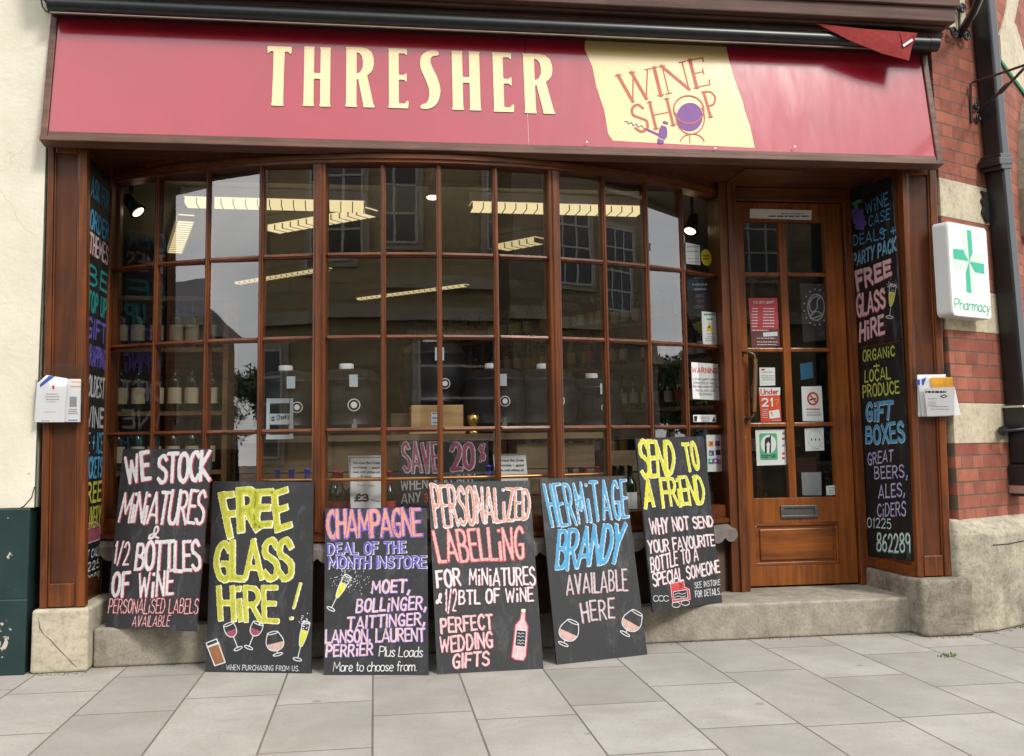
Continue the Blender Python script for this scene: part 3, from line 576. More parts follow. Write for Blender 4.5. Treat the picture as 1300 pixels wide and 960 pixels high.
# moss tuft
m=MB()
for i in range(45):
    c=atz(1203+R.gauss(0,6),833+R.gauss(0,1.2),0); a=R.uniform(0,6.3); h=R.uniform(.004,.02); d=V((math.cos(a),math.sin(a),0))*.004
    m.add([c-d,c+d,c+V((R.uniform(-.01,.01),R.uniform(-.01,.01),h))],[(0,1,2)])
for i in range(150):
    c=BW.pt(R.uniform(.3,.8),0,.11); c=V((c.x+R.uniform(-.02,.02),c.y-R.uniform(0,.03),0)); a=R.uniform(0,6.3); h=R.uniform(.004,.016); d=V((math.cos(a),math.sin(a),0))*.004
    m.add([c-d,c+d,c+V((0,0,h))],[(0,1,2)])
o=m.build('moss_tufts',M['grass'],None,atz(1203,833,0)); tag(o,'small green moss tufts in the paving joints','moss',None,'stuff')
m=MB()
def pebble(c,r): 
    a=R.uniform(0,6); m.add([c+V((r*math.cos(a+t),r*math.sin(a+t),0)) for t in (0,1.6,3.1,4.7)]+[c+V((0,0,r*.9))],[(0,1,4),(1,2,4),(2,3,4),(3,0,4)])
for i in range(650):
    f=R.random(); u=R.random()
    if f<.5: c=V((.5+4.4*u,.045-abs(R.gauss(0,.018)),0))
    elif f<.65: c=V((4.86+.33*u,-.105-abs(R.gauss(0,.02)),0))
    elif f<.8: c=BW.pt(.05+.75*u,0,.105+abs(R.gauss(0,.02))); c=V((c.x,c.y,0))
    else: c=V((.25+.27*u,-.04-abs(R.gauss(0,.025)),0))
    pebble(c,R.uniform(.0015,.005))
for i in range(120): pebble(V((R.uniform(-.5,5.5),R.uniform(-1.5,-.1),0)),R.uniform(.001,.003))
o=m.build('grit',M['grit'],None,(2.7,.04,0)); tag(o,'fine grit and dirt gathered along the foot of the shopfront','grit',None,'stuff')
# ================================================================== SHOPFRONT
sf=thing('shopfront','varnished brown timber shopfront with bowed window and recessed glazed door','shopfront',(2.7,0,.2))
ZS=2.655          # soffit underside
m=MB(); m.box((.25,-.10,ZS),(5.10,.70,ZS+.03)); m.build('soffit',wood('dark_soffit_wood',(.045,.014,.006),(.15,.045,.016),'x',.35,.5),sf)
m=MB(); a=atz(946,214,ZS-.003); b=atz(1024,237,ZS-.003); m.box((a.x,b.y,ZS-.006),(atz(1024,215,ZS-.003).x,a.y,ZS-.0005)); m.build('soffit_hatch',M['wood_h'],sf)
def quadpil(nm,x0t,x1t,x0b,x1b,zt,zb_):
    p=MB(); d=.05
    def strip(f0,f1,y0,y1,z0,z1,mi=0):
        L=lambda f,z:(x0b+(x0t-x0b)*(z-zb_)/(zt-zb_))*(1-f)+(x1b+(x1t-x1b)*(z-zb_)/(zt-zb_))*f
        p.hexa([(L(f0,z0),y0,z0),(L(f1,z0),y0,z0),(L(f1,z1),y0,z1),(L(f0,z1),y0,z1),(L(f0,z0),y1,z0),(L(f1,z0),y1,z0),(L(f1,z1),y1,z1),(L(f0,z1),y1,z1)],mi)
    strip(0,.16,-.004,.06,zb_,zt); strip(.80,1,-.004,.06,zb_,zt); strip(.16,.80,.016,.06,zb_,zt,1)
    strip(.165,.205,.004,.0155,zb_,zt); strip(.755,.795,.004,.0155,zb_,zt)
    strip(.205,.755,-.001,.015,zb_+.002,zb_+.115); strip(.205,.755,.002,.015,zt-.05,zt-.001)
    return p.build(nm,[M['wood_v'],M['panel']],sf,bevel=.004)
quadpil('pilaster',.238,.430,.272,.484,ZS-.002,.309)
quadpil('pilaster',4.935,5.150,4.898,5.100,ZS-.002,.309)
# bow geometry
BC=V((2.2,2.98,0)); BR_=3.02
def bow(px,py=430):
    d=ray(px,py); a=d.x*d.x+d.y*d.y; ex=CAM.x-BC.x; ey=CAM.y-BC.y; b=2*(ex*d.x+ey*d.y); c=ex*ex+ey*ey-BR_*BR_
    t=(-b-math.sqrt(b*b-4*a*c))/(2*a); p=CAM+d*t; return V((p.x,p.y,0))
barpx=[136,199,264,332,407,487,558,630,703,768,822,867,914]
N=[bow(p) for p in barpx]
ZG0,ZG1=.70,2.575; TR=[1.161,1.645,2.085]
def frame_at(i): # tangent and outward normal at node i
    n=(N[i]-BC).normalized(); return V((-n.y,n.x,0)) if False else V((n.y,-n.x,0)),n
def upright(m,i,w,dp,z0,z1,mi=0,off=0):
    n=(N[i]-BC).normalized(); t=V((-n.y,n.x,0)); 
    if t.x<0: t=-t
    m.obox(N[i],t,V((0,0,1)),n,(-w/2,z0,-dp/2+off),(w/2,z1,dp/2+off),mi)
frame=thing('bow_frame_tmp','x','x') ; bpy.data.objects.remove(frame)
m=MB()
for i in (1,2,3,5,6,7,9,10,11): upright(m,i,.026,.046,ZG0-.01,ZG1+.01); upright(m,i,.012,.062,ZG0-.01,ZG1+.01)
m.build('glazing_bar',M['wood_v'],sf,bevel=.004)
for z in TR:
    m=MB()
    for i in range(12):
        a,b=N[i],N[i+1]; t=(b-a).normalized(); n=V((t.y,-t.x,0)); g=.034 if i in (4,8) else .013; g2=.034 if i+1 in (4,8) else .013
        m.obox(a,t,V((0,0,1)),n,(g,z-.012,-.022),((b-a).length-g2,z+.012,.022)); m.obox(a,t,V((0,0,1)),n,(g+.004,z-.005,-.03),((b-a).length-g2-.004,z+.005,.030))
    m.build('transom_bar',M['wood_h'],sf,bevel=.004)
for i in (4,8): m=MB(); upright(m,i,.066,.09,ZG0-.08,ZS-.001); upright(m,i,.030,.112,ZG0-.06,ZG1); m.build('mullion',M['wood_v'],sf,bevel=.006)
m=MB(); upright(m,0,.075,.08,ZG0-.1,ZS-.001,0,0); 
m.build('mullion',M['wood_v'],sf,bevel=.006)
def arcstrip(m,z0,z1,r0,r1,i0=0,i1=12,sub=4,mi=0,ext=.0):
    angs=[math.atan2(N[i].y-BC.y,N[i].x-BC.x) for i in range(13)]; A=[]
    for i in range(i0,i1): A+=[angs[i]+(angs[i+1]-angs[i])*k/sub for k in range(sub)]
    A.append(angs[i1]); A[0]-=ext; A[-1]+=ext
    for a,b in zip(A[:-1],A[1:]):
        p=lambda t,r,z:(BC.x+r*math.cos(t),BC.y+r*math.sin(t),z)
        m.hexa([p(a,BR_+r1,z0),p(b,BR_+r1,z0),p(b,BR_+r1,z1),p(a,BR_+r1,z1),p(a,BR_+r0,z0),p(b,BR_+r0,z0),p(b,BR_+r0,z1),p(a,BR_+r0,z1)],mi)
m=MB(); arcstrip(m,ZG1,ZS-.001,-.05,.055); arcstrip(m,ZG1+.018,ZG1+.040,.0555,.066); m.build('window_head',M['wood_h'],sf)
m=MB(); arcstrip(m,ZG0-.075,ZG0,-.05,.05); arcstrip(m,ZG0-.1,ZG0-.0755,-.05,.075); m.build('window_sill',M['wood_h'],sf)
# scalloped lead flashing
m=MB(); angs=[math.atan2(N[i].y-BC.y,N[i].x-BC.x) for i in (0,12)]; K=220; prof=[]
for k in range(K+1):
    a=angs[0]+(angs[1]-angs[0])*k/K; s=abs(math.sin(k*math.pi/7.0)); z2=.520-.030*s**.7
    pr=[(.05,ZG0-.10),(.105,.560),(.112,z2),(.106,z2)]; prof.append([(BC.x+(BR_+r)*math.cos(a),BC.y+(BR_+r)*math.sin(a),z) for r,z in pr])
for k in range(K): 
    for j in range(3): m.add([prof[k][j+1],prof[k+1][j+1],prof[k+1][j],prof[k][j]],[(0,1,2,3)],0,j<1)
m.build('scalloped_flashing',M['lead'],sf)
m=MB(); arcstrip(m,ST,.60,-.05,.03,0,11); arcstrip(m,.43,.50,.0305,.055,0,11); m.build('stall_riser',M['shaded_dark_brown_paint'],sf)
m=MB(); arcstrip(m,ST+.001,.60,-.05,.032,11,12); m.build('stall_riser_end',M['brown_paint'],sf)
# panes
m=MB(); zz=[ZG0]+TR+[ZG1]; PANE={}
for i in range(12):
    a,b=N[i],N[i+1]; t=(b-a).normalized(); n=V((t.y,-t.x,0)); L=(b-a).length
    for j in range(4):
        w1,w2=R.gauss(0,.003)+.2*math.asin(max(-1,min(1,n.x))),R.gauss(0,.003)
        pts=[]
        for s,z in ((0,zz[j]),(L,zz[j]),(L,zz[j+1]),(0,zz[j+1])): pts.append(a+t*s+V((0,0,z))+n*(w1*(s-L/2)+w2*(z-(zz[j]+zz[j+1])/2)))
        m.add(pts,[(0,1,2,3)])
    PANE[i]=Pl(a-n*.004,t,V((0,0,1)))
m.build('window_glass',M['glass'],sf)
# reveals
XR=4.905; XLr=.440
m=MB(); m.box((XR,.061,.301),(XR+.06,.62,ZS-.002)); m.build('reveal_lining',M['wood_v'],sf)
m=MB(); m.box((XLr-.06,.061,.301),(XLr-.012,.66,ZS-.002)); m.build('reveal_lining',M['wood_v'],sf)
m=MB(); m.box((XR-.016,.02,.305),(XR-.0005,.60,.365)); m.box((XR-.012,.565,.365),(XR-.0005,.60,ZS-.002)); m.build('reveal_trim',M['wood_h'],sf,bevel=.003)
m=MB(); m.box((XLr-.0115,.02,.305),(XLr-.002,.56,.42)); m.build('reveal_trim',M['wood_y'],sf,bevel=.003)
m=MB(); m.box((XLr-.0115,.445,ST),(XLr+.006,.70,ZS-.002)); m.build('jamb_lining',M['wood_v'],sf,bevel=.004)
# ---- door set
DY=.567; DP=Pl((4.0,DY,0),(1,0,0),(0,0,1)); X=lambda px,py=460: aty(px,py,DY).x; Zd=lambda px,py: aty(px,py,DY).z
dx0,dx1=X(934),X(1077,480)
m=MB(); m.box((N[12].x-.02,.44,ST),(dx0-.006,.66,ZS-.001)); m.box((N[12].x+.03,.425,ST),(N[12].x+.055,.4395,ZS-.002)); m.build('door_post',M['wood_v'],sf,bevel=.005)
m=MB(); m.box((dx1+.006,DY-.03,ST),(XR-.0125,.66,ZS-.001)); m.build('door_post',M['wood_v'],sf,bevel=.005)
DZ1=Zd(1000,258)
m=MB(); m.box((dx0-.0055,DY-.03,DZ1+.006),(dx1+.0055,.66,ZS-.001)); m.build('door_head',M['wood_h'],sf,bevel=.004)
d=MB(); gx=[X(950),X(995,460),X(1006,460),X(1054.5,460)]; gz=[Zd(1005,632),Zd(1000,539),Zd(1000,444),Zd(1000,348),Zd(1000,282)]
y0,y1=DY,DY+.05
d.box((dx0,y0,ST+.012),(gx[0],y1,DZ1)); d.box((gx[3],y0,ST+.012),(dx1,y1,DZ1)); d.box((gx[0],y0,gz[4]),(gx[3],y1,DZ1)); d.box((gx[0],y0,gz[0]-.15),(gx[3],y1,gz[0]))
zl0,zl1=Zd(1010,718),Zd(1010,664)
d.box((gx[0],y0,ST+.012),(gx[3],y1,zl0)); d.box((gx[0],y0,zl1),(gx[3],y1,gz[0]-.151)) if zl1<gz[0]-.151 else None
door=d.build('door',[M['door_v']],sf,bevel=.004)
m=MB(); m.box((gx[0],y0+.018,zl0),(gx[3],y1-.005,zl1)); fx=.035; m.box((gx[0]+fx,y0+.008,zl0+fx),(gx[3]-fx,y0+.0175,zl1-fx)); m.build('lower_panel',M['door_h'],door,bevel=.007)
m=MB(); m.box((gx[0],y0+.004,zl0),(gx[3],y0+.0175,zl0+.022)); m.box((gx[0],y0+.004,zl1-.014),(gx[3],y0+.0175,zl1)); m.box((gx[3]-.016,y0+.004,zl0+.0225),(gx[3],y0+.0175,zl1-.0145)); m.box((gx[0],y0+.004,zl0+.0225),(gx[0]+.016,y0+.0175,zl1-.0145)); m.build('panel_moulding',M['door_h'],door,bevel=.004)
m=MB(); m.box((gx[1]+.004,y0+.006,gz[0]),(gx[2]-.004,y1,gz[4]))
for z in gz[1:4]: m.box((gx[0],y0+.008,z-.012),(gx[1]+.0035,y1,z+.012)); m.box((gx[2]-.0035,y0+.008,z-.012),(gx[3],y1,z+.012))
m.build('door_glazing_bar',M['door_v'],door,bevel=.004)
m=MB(); m.add([(gx[0],y0+.025,gz[0]),(gx[3],y0+.025,gz[0]),(gx[3],y0+.025,gz[4]),(gx[0],y0+.025,gz[4])],[(0,1,2,3)]); m.build('door_glass',M['doorglass'],door)
DG=Pl((4.0,DY+.022,0),(1,0,0),(0,0,1)); DF=Pl((4.0,DY,0),(1,0,0),(0,0,1))
# door hardware
a,b=DF.hit(991,658); c,e=DF.hit(1037,641)
m=MB(); 
for q in ((a,b,c,b+.016),(a,e-.016,c,e),(a,b+.0165,a+.02,e-.0165),(c-.02,b+.0165,c,e-.0165)): DF.rect(m,*q,.012,0,.0115)
DF.rect(m,a+.0205,b+.0165,c-.0205,e-.0165,.006,0,.0055); m.build('letterbox',M['grey_metal'],door,bevel=.002)
H=lambda x,y,d=.0: DF.w(x,y,d)
m=MB(); m.lathe(H(940,449,.0),[(.024,0),(.024,.006),(.012,.012)],0,14,DF.n); m.tube([H(940,449,.0),H(942,448,.03),H(950,447,.05),H(957,450,.055),H(959,458,.055)],.009,0,8); m.build('door_handle',M['bronze'],door)
m=MB(); m.lathe(H(945,532,.0),[(.024,0),(.024,.006),(.012,.012)],0,14,DF.n)
m.tube([H(945,532,.0),H(948,532,.03),H(953,531,.05),H(957,528,.055),H(958,522,.055)],.009,0,8); hd=m.build('door_handle',M['bronze'],door)
m=MB(); m.tube([H(959,462,.055),H(958,490,.055),H(957.5,518,.055)],[.013,.015,.013],0,10); m.build('wooden_grip',M['handle_wood'],door)
m=MB(); m.tube([H(959,456,.055),H(959,462,.055)],.0145,0,10); m.build('brass_ferrule',M['brass'],door); m=MB(); m.tube([H(957.5,518,.055),H(957.5,523,.055)],.0145,0,10); m.build('brass_ferrule',M['brass'],door)
m=MB(); 
a,b=DF.hit(926.5,426); c,e=DF.hit(932,414); 
PF=Pl((4.0,.44,0),(1,0,0),(0,0,1))
def escut(m,px,py,rx,ry,pl,d0,th,mi=0,n=14):
    a,b=pl.hit(px,py); m.poly([pl.pt(a+rx*math.cos(t),b+ry*math.sin(t),d0) for t in np.linspace(0,2*math.pi,n+1)[:-1]],pl.n*th,mi)
a,b=DF.hit(937,425); DF.rect(m,a-.012,b-.026,a+.010,b+.026,.004,0,.0035); DF.rect(m,a+.002,b-.012,a+.008,b+.012,.0048,1); HW=[M['white_plastic'],M['ink']]; m.build('latch_plate',HW,door)
m=MB(); escut(m,937,437,.013,.022,DF,.0005,.004); escut(m,937.5,437.5,.005,.008,DF,.0046,.0006,1)
m.build('keyhole_plate',HW,door)
m=MB(); escut(m,938.5,488,.009,.012,DF,.0005,.02); escut(m,938,485,.004,.007,DF,.0206,.012); m.build('small_knob',HW,door)
m=MB(); escut(m,942.5,555,.017,.020,DF,.0005,.006); escut(m,942.5,555,.009,.011,DF,.0066,.002,1)
m.build('lock_cylinder',[M['steel'],M['ink']],door)
# ================================================================== FASCIA SIGN (leans back)
FB=[aty(61.5,166,-.10),aty(1187.6,200,-.10)]; xl,xr=FB[0].x,FB[1].x
zf0=(FB[0].z+FB[1].z)/2; YT=-.012
FP=Pl((xl,-.10,zf0),(1,0,0),(0,-.10+.012 and (YT+.10),3.29-zf0))
fs=thing('fascia_sign','crimson shop fascia sign with raised cream lettering and a pale yellow wine shop area','sign',(2.7,-.1,zf0))
FW=xr-xl; FH=math.hypot(YT+.10,3.29-zf0)+.05
m=MB(); xs=FP.hit(669,120)[0]
FP.rect(m,0,0,xs-.0012,FH,0,0,.025); FP.rect(m,xs+.0012,0,FW,FH,0,0,.025); m.build('panel',M['crimson'],fs,bevel=.002)
m=MB(); FP.rect(m,-.035,-.03,-.001,FH,.012,0,.06); FP.rect(m,FW+.001,-.03,FW+.035,FH,.012,0,.06); FP.rect(m,-.035,-.055,FW+.035,-.0305,.02,0,.09); FP.rect(m,-.0005,-.0300,FW+.0005,-.0015,.008,0,.05); m.build('timber_surround',M['trim_wood'],fs,bevel=.004)
yel=[(735,36),(743,48),(742,62),(752,85),(757,110),(767,140),(772,170),(778,178.8),(860,183.2),(958,188),(952,160),(945,140),(943,130),(932,100),(925,75),(919,45),(918,40)]
m=MB(); fill(m,FP,yel,0,.0012,None,False); m.build('yellow_area',M['sign_yellow'],fs)
# raised letters
Tp=[(0,0),(105,0),(103,32),(97,30),(92,22),(75,22),(73,120),(73,238),(76,252),(22,252),(25,238),(27,120),(27,22),(12,22),(6,30),(2,32)]
Hp=[(2,0),(50,0),(46,10),(46,112),(74,112),(74,10),(70,0),(120,0),(116,10),(116,238),(120,252),(70,252),(74,238),(74,136),(46,136),(46,238),(50,252),(0,252),(4,238),(4,10)]
Rp=[(0,0),(70,0),(95,5),(113,20),(121,45),(122,68),(117,92),(106,108),(93,118),(120,238),(128,252),(76,252),(77,240),(55,134),(48,135),(48,238),(52,252),(0,252),(4,238),(4,10)]; Rh=[(48,22),(60,24),(71,38),(75,62),(74,85),(66,102),(56,110),(48,112)]
Ep=[(0,0),(82,0),(82,28),(78,28),(72,20),(46,20),(46,112),(70,112),(76,104),(80,104),(80,140),(76,140),(70,132),(46,132),(46,232),(72,232),(80,220),(88,220),(85,252),(0,252),(4,238),(4,10)]
Sp=smooth(np.array([(74,14),(52,16),(30,36),(30,72),(52,122),(66,170),(58,214),(38,236),(13,242)],float),5); Sr=np.interp(np.arange(len(Sp))/5.,range(9),[11,13,20,24,25,24,20,13,9])
def polysdf(X,Y,p):
    p=np.array(p,float); d=np.full(X.shape,1e9); ins=np.zeros(X.shape,bool)
    for a,b in zip(p,np.roll(p,-1,0)):
        dx,dy=b-a; t=np.clip(((X-a[0])*dx+(Y-a[1])*dy)/(dx*dx+dy*dy+1e-12),0,1); d=np.minimum(d,np.hypot(X-a[0]-dx*t,Y-a[1]-dy*t))
        c=((a[1]>Y)!=(b[1]>Y)); xi=(b[0]-a[0])*(Y-a[1])/(b[1]-a[1]+1e-12)+a[0]; ins^=c&(X<xi)
    return np.where(ins,-d,d)
zt=Z(330,40,.3)
for ch,x0,yt,x1,yb_ in (('T',25,63,130,315),('H',180,65,300,317),('R',360,67,488,320),('E',542,73,630,325),('S',675,78,768,330),('H',812,83,938,333),('E',987,90,1077,341),('R',1118,95,1252,347)):
    P0={'T':Tp,'H':Hp,'R':Rp,'E':Ep,'S':None}[ch]; w={'T':105,'H':120,'R':128,'E':88,'S':93}[ch]
    A=np.array(FP.hit(*zt(x0,yb_))); B=np.array(FP.hit(*zt(x1,yb_+ (x1-x0)*.022))); T=np.array(FP.hit(*zt(x0,yt)))
    sx=(B[0]-A[0])/w; sy=(T[1]-A[1])/252; h=.0062
    cv=lambda q:np.array([(A[0]+x*sx,A[1]+(252-y)*sy) for x,y in q])
    xs=np.arange(A[0]-.02,A[0]+w*sx+.02,h); ys=np.arange(A[1]-.02,A[1]+252*sy+.02,h); X_,Y_=np.meshgrid(xs,ys)
    if ch=='S': F=sdf_strokes(X_/sx,Y_/sy,[np.array([(x+A[0]/sx,A[1]/sy+252-y) for x,y in Sp])],False,[Sr])*sx
    else:
        F=polysdf(X_,Y_,cv(P0))
        if ch=='R': F=np.maximum(F,-polysdf(X_,Y_,cv(Rh)))
    m=MB(); march(m,FP,xs,ys,F,.0055,0,.0043); m.build('raised_letter',M['cream_letter'],fs)
# wine shop artwork
zw=Z(720,30,.1923); m=MB()
def serif(txt,BL,BRt,TL,thin,thick,ser=True):
    bl,br,tl=[np.array(FP.hit(*zw(*q))) for q in (BL,BRt,TL)]; ex=br-bl; ey=tl-bl
    G={'W':(1.15,[([(.02,1),(.32,0)],1),([(.32,0),(.58,.98)],0),([(.52,1),(.82,0)],1),([(.82,0),(1.12,1)],0)],[(.02,1),(.55,1),(1.12,1)]),'I':(.12,[([(.06,0),(.06,1)],1)],[(.06,0),(.06,1)]),'N':(.9,[([(.08,0),(.08,1)],0),([(.06,1),(.84,0)],1),([(.84,0),(.84,1)],0)],[(.08,0),(.06,1),(.84,1)]),
       'E':(.6,[([(.08,0),(.08,1)],1),([(.08,1),(.56,1)],0),([(.08,.5),(.46,.5)],0),([(.08,0),(.58,0)],0),([(.56,1),(.56,.86)],0),([(.46,.42),(.46,.6)],0),([(.58,0),(.60,.16)],0)],[(.08,0),(.08,1)]),'H':(.95,[([(.1,0),(.1,1)],1),([(.85,0),(.85,1)],1),([(.1,.5),(.85,.5)],0)],[(.1,0),(.1,1),(.85,0),(.85,1)]),
       'S':(.62,[([tuple(q) for q in smooth(np.array([(.54,.84),(.35,1),(.1,.9),(.08,.66),(.33,.5),(.56,.34),(.52,.08),(.25,0),(.04,.16)],float))],.7)],[]),'P':(.55,[([(.1,0),(.1,1)],1),([tuple(q) for q in smooth(np.array([(.1,1),(.4,.96),(.54,.72),(.38,.46),(.12,.44)],float))],.45)],[(.1,0),(.1,1)])}
    tot=sum(G[c][0] for c in txt)+.16*(len(txt)-1); x=0; Hh=np.linalg.norm(ey)
    for c in txt:
        w,ss,sf_=G[c]
        for pts,k in ss:
            p=np.array([bl+ex*((x+a)/tot)+ey*b for a,b in pts]); r=(thin+(thick-thin)*k)*Hh/2
            LZ[0]+=1; h=.003; xs,ys,X_,Y_=grid(p,r+2*h,h); march(m,FP,xs,ys,sdf_strokes(X_,Y_,[p],True)-r,.0020+.00008*(LZ[0]%9),0)
        for a,b in sf_:
            p=np.array([bl+ex*((x+a-.11)/tot)+ey*b,bl+ex*((x+a+.11)/tot)+ey*b]); r=.02*Hh; LZ[0]+=1; h=.0025; xs,ys,X_,Y_=grid(p,r+2*h,h); march(m,FP,xs,ys,sdf_strokes(X_,Y_,[p],True)-r,.0028+.00008*(LZ[0]%5),0)
        x+=w+.16
serif('WINE',(375,527),(945,403),(332,345),.05,.12); serif('SH',(452,722),(715,668),(410,548),.05,.11); serif('P',(932,620),(1010,604),(886,458),.05,.11)
def ell(cx,cy,rx,ry,rot=0,n=28,t0=0,t1=360): 
    ro=math.radians(rot); return [(cx+rx*math.cos(t)*math.cos(ro)-ry*math.sin(t)*math.sin(ro),cy+rx*math.cos(t)*math.sin(ro)+ry*math.sin(t)*math.cos(ro)) for t in [math.radians(t0+(t1-t0)*i/n) for i in range(n+1)]]
fill(m,FP,ell(808,618,86,94,8)[:-1],1,.0036,zw,False)
draw(m,FP,ell(802,570,100,92,10),.0042,0,.0042,zw,sm=False); draw(m,FP,ell(812,620,94,112,-8,20,-28,200),.0030,0,.0045,zw,sm=False)
draw(m,FP,ell(800,592,88,72,10,16,15,170),.003,0,.0048,zw,sm=False)
draw(m,FP,ell(825,790,80,60,0,14,190,350),.003,0,.0040,zw,sm=False); draw(m,FP,[(808,735),(810,790)],.002,0,.0046,zw)
for pl_ in ([(630,648),(642,644),(668,656),(663,669),(627,657)],[(620,672),(654,683),(661,712),(658,750),(642,768),(601,748),(605,705)],[(597,757),(640,776),(635,792),(612,797),(593,787)]): fill(m,FP,pl_,1,.0040,zw,False)
draw(m,FP,[(600,735),(530,702)],.0065,1,.0036,zw); draw(m,FP,[(530,702),(505,692),(490,675),(470,684),(455,665),(435,675),(425,655),(405,663),(395,646),(378,652)],.0022,1,.0038,zw)
m.build('wine_shop_artwork',[M['sign_red'],M['sign_purple']],fs)
for x,y in ((1009,186.5),(745,180.5),(908,188.5)): m=MB(); m.lathe(FP.w(x,y,.02),[(.005,0),(.004,.004)],0,8,FP.n); m.build('screw_head',M['steel'],fs)
# ================================================================== AWNING + CORNICE
aw=thing('awning_roller','rolled black awning cassette with a loose red canvas corner above the sign','awning',(2.7,-.2,3.32))
YA=-.10
tl=[aty(62,6,YA),aty(330,12.5,YA),aty(600,29,YA),aty(900,44,YA),aty(1188,61,YA)]
zt_=sum(p.z for p in tl)/5
m=MB(); m.tube([(tl[0].x,YA,zt_),(tl[-1].x,YA,zt_)],.042,0,18); m.tube([(tl[-1].x-.05,YA,zt_),(tl[-1].x+.006,YA,zt_)],.0445,0,18); m.build('roller_tube',M['black_metal'],aw)
m=MB(); m.box((tl[0].x+.01,YA-.012,zt_-.0475),(tl[-1].x-.2,YA+.004,zt_-.0425)); m.build('front_lip',M['alu'],aw)
m=MB(); m.box((tl[0].x,YA+.035,zt_-.03),(tl[-1].x,.02,zt_+.05)); m.build('back_box',M['black_metal'],aw)
q=lambda x,y,dy=0: aty(x,y,YA-.047-dy*.4)
m=MB(); pts=[q(1037,30),q(1100,37,.03),q(1142,40,.02),q(1165,42,0),q(1158,58,.02),q(1154,77,.05),q(1120,68,.05),q(1080,52,.03)]
cen=q(1135,55,.06); n=len(pts)
m.add(pts+[cen]+[p+V((0,.006,0)) for p in pts]+[cen+V((0,.006,0))],[(i,n,(i+1)%n) for i in range(n)]+[(n+1+(i+1)%n,2*n+1,n+1+i) for i in range(n)])
m.add([q(1142,40,.03),q(1163,42,.03),q(1147,59,.075)],[(0,2,1)]); m.build('canvas_corner',M['canvas'],aw)
m=MB(); m.add([q(1146,57,.08),q(1158,49,.06),q(1159,51.5,.06),q(1147.5,59.5,.08)],[(3,2,1,0)]); m.build('care_tag',M['paper'],aw)
cn=thing('cornice','weathered brown timber cornice with peeling paint above the awning','cornice',(2.7,-.3,3.4))
YC=-.19; c0=aty(1214,28,YC); zc0=c0.z; 
m=MB(); m.box((.2,YC,zc0),(c0.x,.3,zc0+.085)); m.box((.2,YC-.02,zc0+.0855),(c0.x+.02,.3,zc0+.16)); m.box((.2,YC-.035,zc0+.1605),(c0.x+.035,.3,zc0+.5)); m.box((.2,YC+.05,zc0-.02),(c0.x-.03,.3,zc0-.0005)); m.build('moulding',M['cornice'],cn,bevel=.006)
m=MB(); m.box((.2,YC+.10,zt_+.052),(aty(1200,45,YC+.08).x,.3,zc0-.0205)); m.build('under_board',M['cornice'],cn)
m=MB(); m.box((.2,.02,3.2),(5.16,.3,zc0+.4)); m.build('back_board',M['shaded_dark_brown_paint'],cn)
# ================================================================== CHALKBOARDS LEANING
def chalkboard(label,bl,br,tl,tr,z0,ytop,dark=False):
    B=atz(*bl,z0); C=atz(*br,z0); tm=aty((tl[0]+tr[0])/2,(tl[1]+tr[1])/2,ytop)
    pl=Pl(B,C-B,tm-(B+C)/2)
    q=[pl.hit(*p) for p in (bl,br,tr,tl)]
    t=thing('chalkboard_sign',label,'chalkboard',(B+C)/2,'hand lettered chalkboards leaning on the shopfront')
    m=MB(); m.poly([pl.pt(x,y,-.012) for x,y in q],pl.n*.012); 
    m2=MB(); m.build('board',[M['board']],t,bevel=.002)
    m2.poly([pl.pt(x,y,-.0125) for x,y in [(q[0][0]+.003,q[0][1]+.003),(q[1][0]-.003,q[1][1]+.003),(q[2][0]-.003,q[2][1]-.003),(q[3][0]+.003,q[3][1]-.003)]],pl.n*.0004); m2.build('back_edge',M['board_edge'],t)
    return t,pl
MATS=[M[k] for k in ('c_white','c_pink','c_yel','c_ylime','c_cream','c_blue','c_paleblue','c_purple','c_salmon','c_rose','c_lpink','c_wine','c_beige','c_brown','c_teal','c_red','c_dullwhite','c_green','c_slate','c_bright')]
WH,PK,YE,YL,CR,BL_,PB,PU,SA,RO,LP,WN,BE,BN,TE,RE,DW,GR,SL,BY=range(20)
S0=(0,0)
def lettering(t,pl,z,rows,res=28):
    for r in rows:
        txt,bl,br,tl,sw,layers=r[:6]; kw=r[6] if len(r)>6 else {}
        m=MB(); write(m,pl,txt,bl,br,tl,sw,layers,conv=z,**{**dict(gap=.26,jit=.03,res=res),**kw}); m.build('lettering',MATS,t)
fat=lambda o,f,e=.03,sh=(.012,-.012):[(e,o,sh),(0,f,S0)]
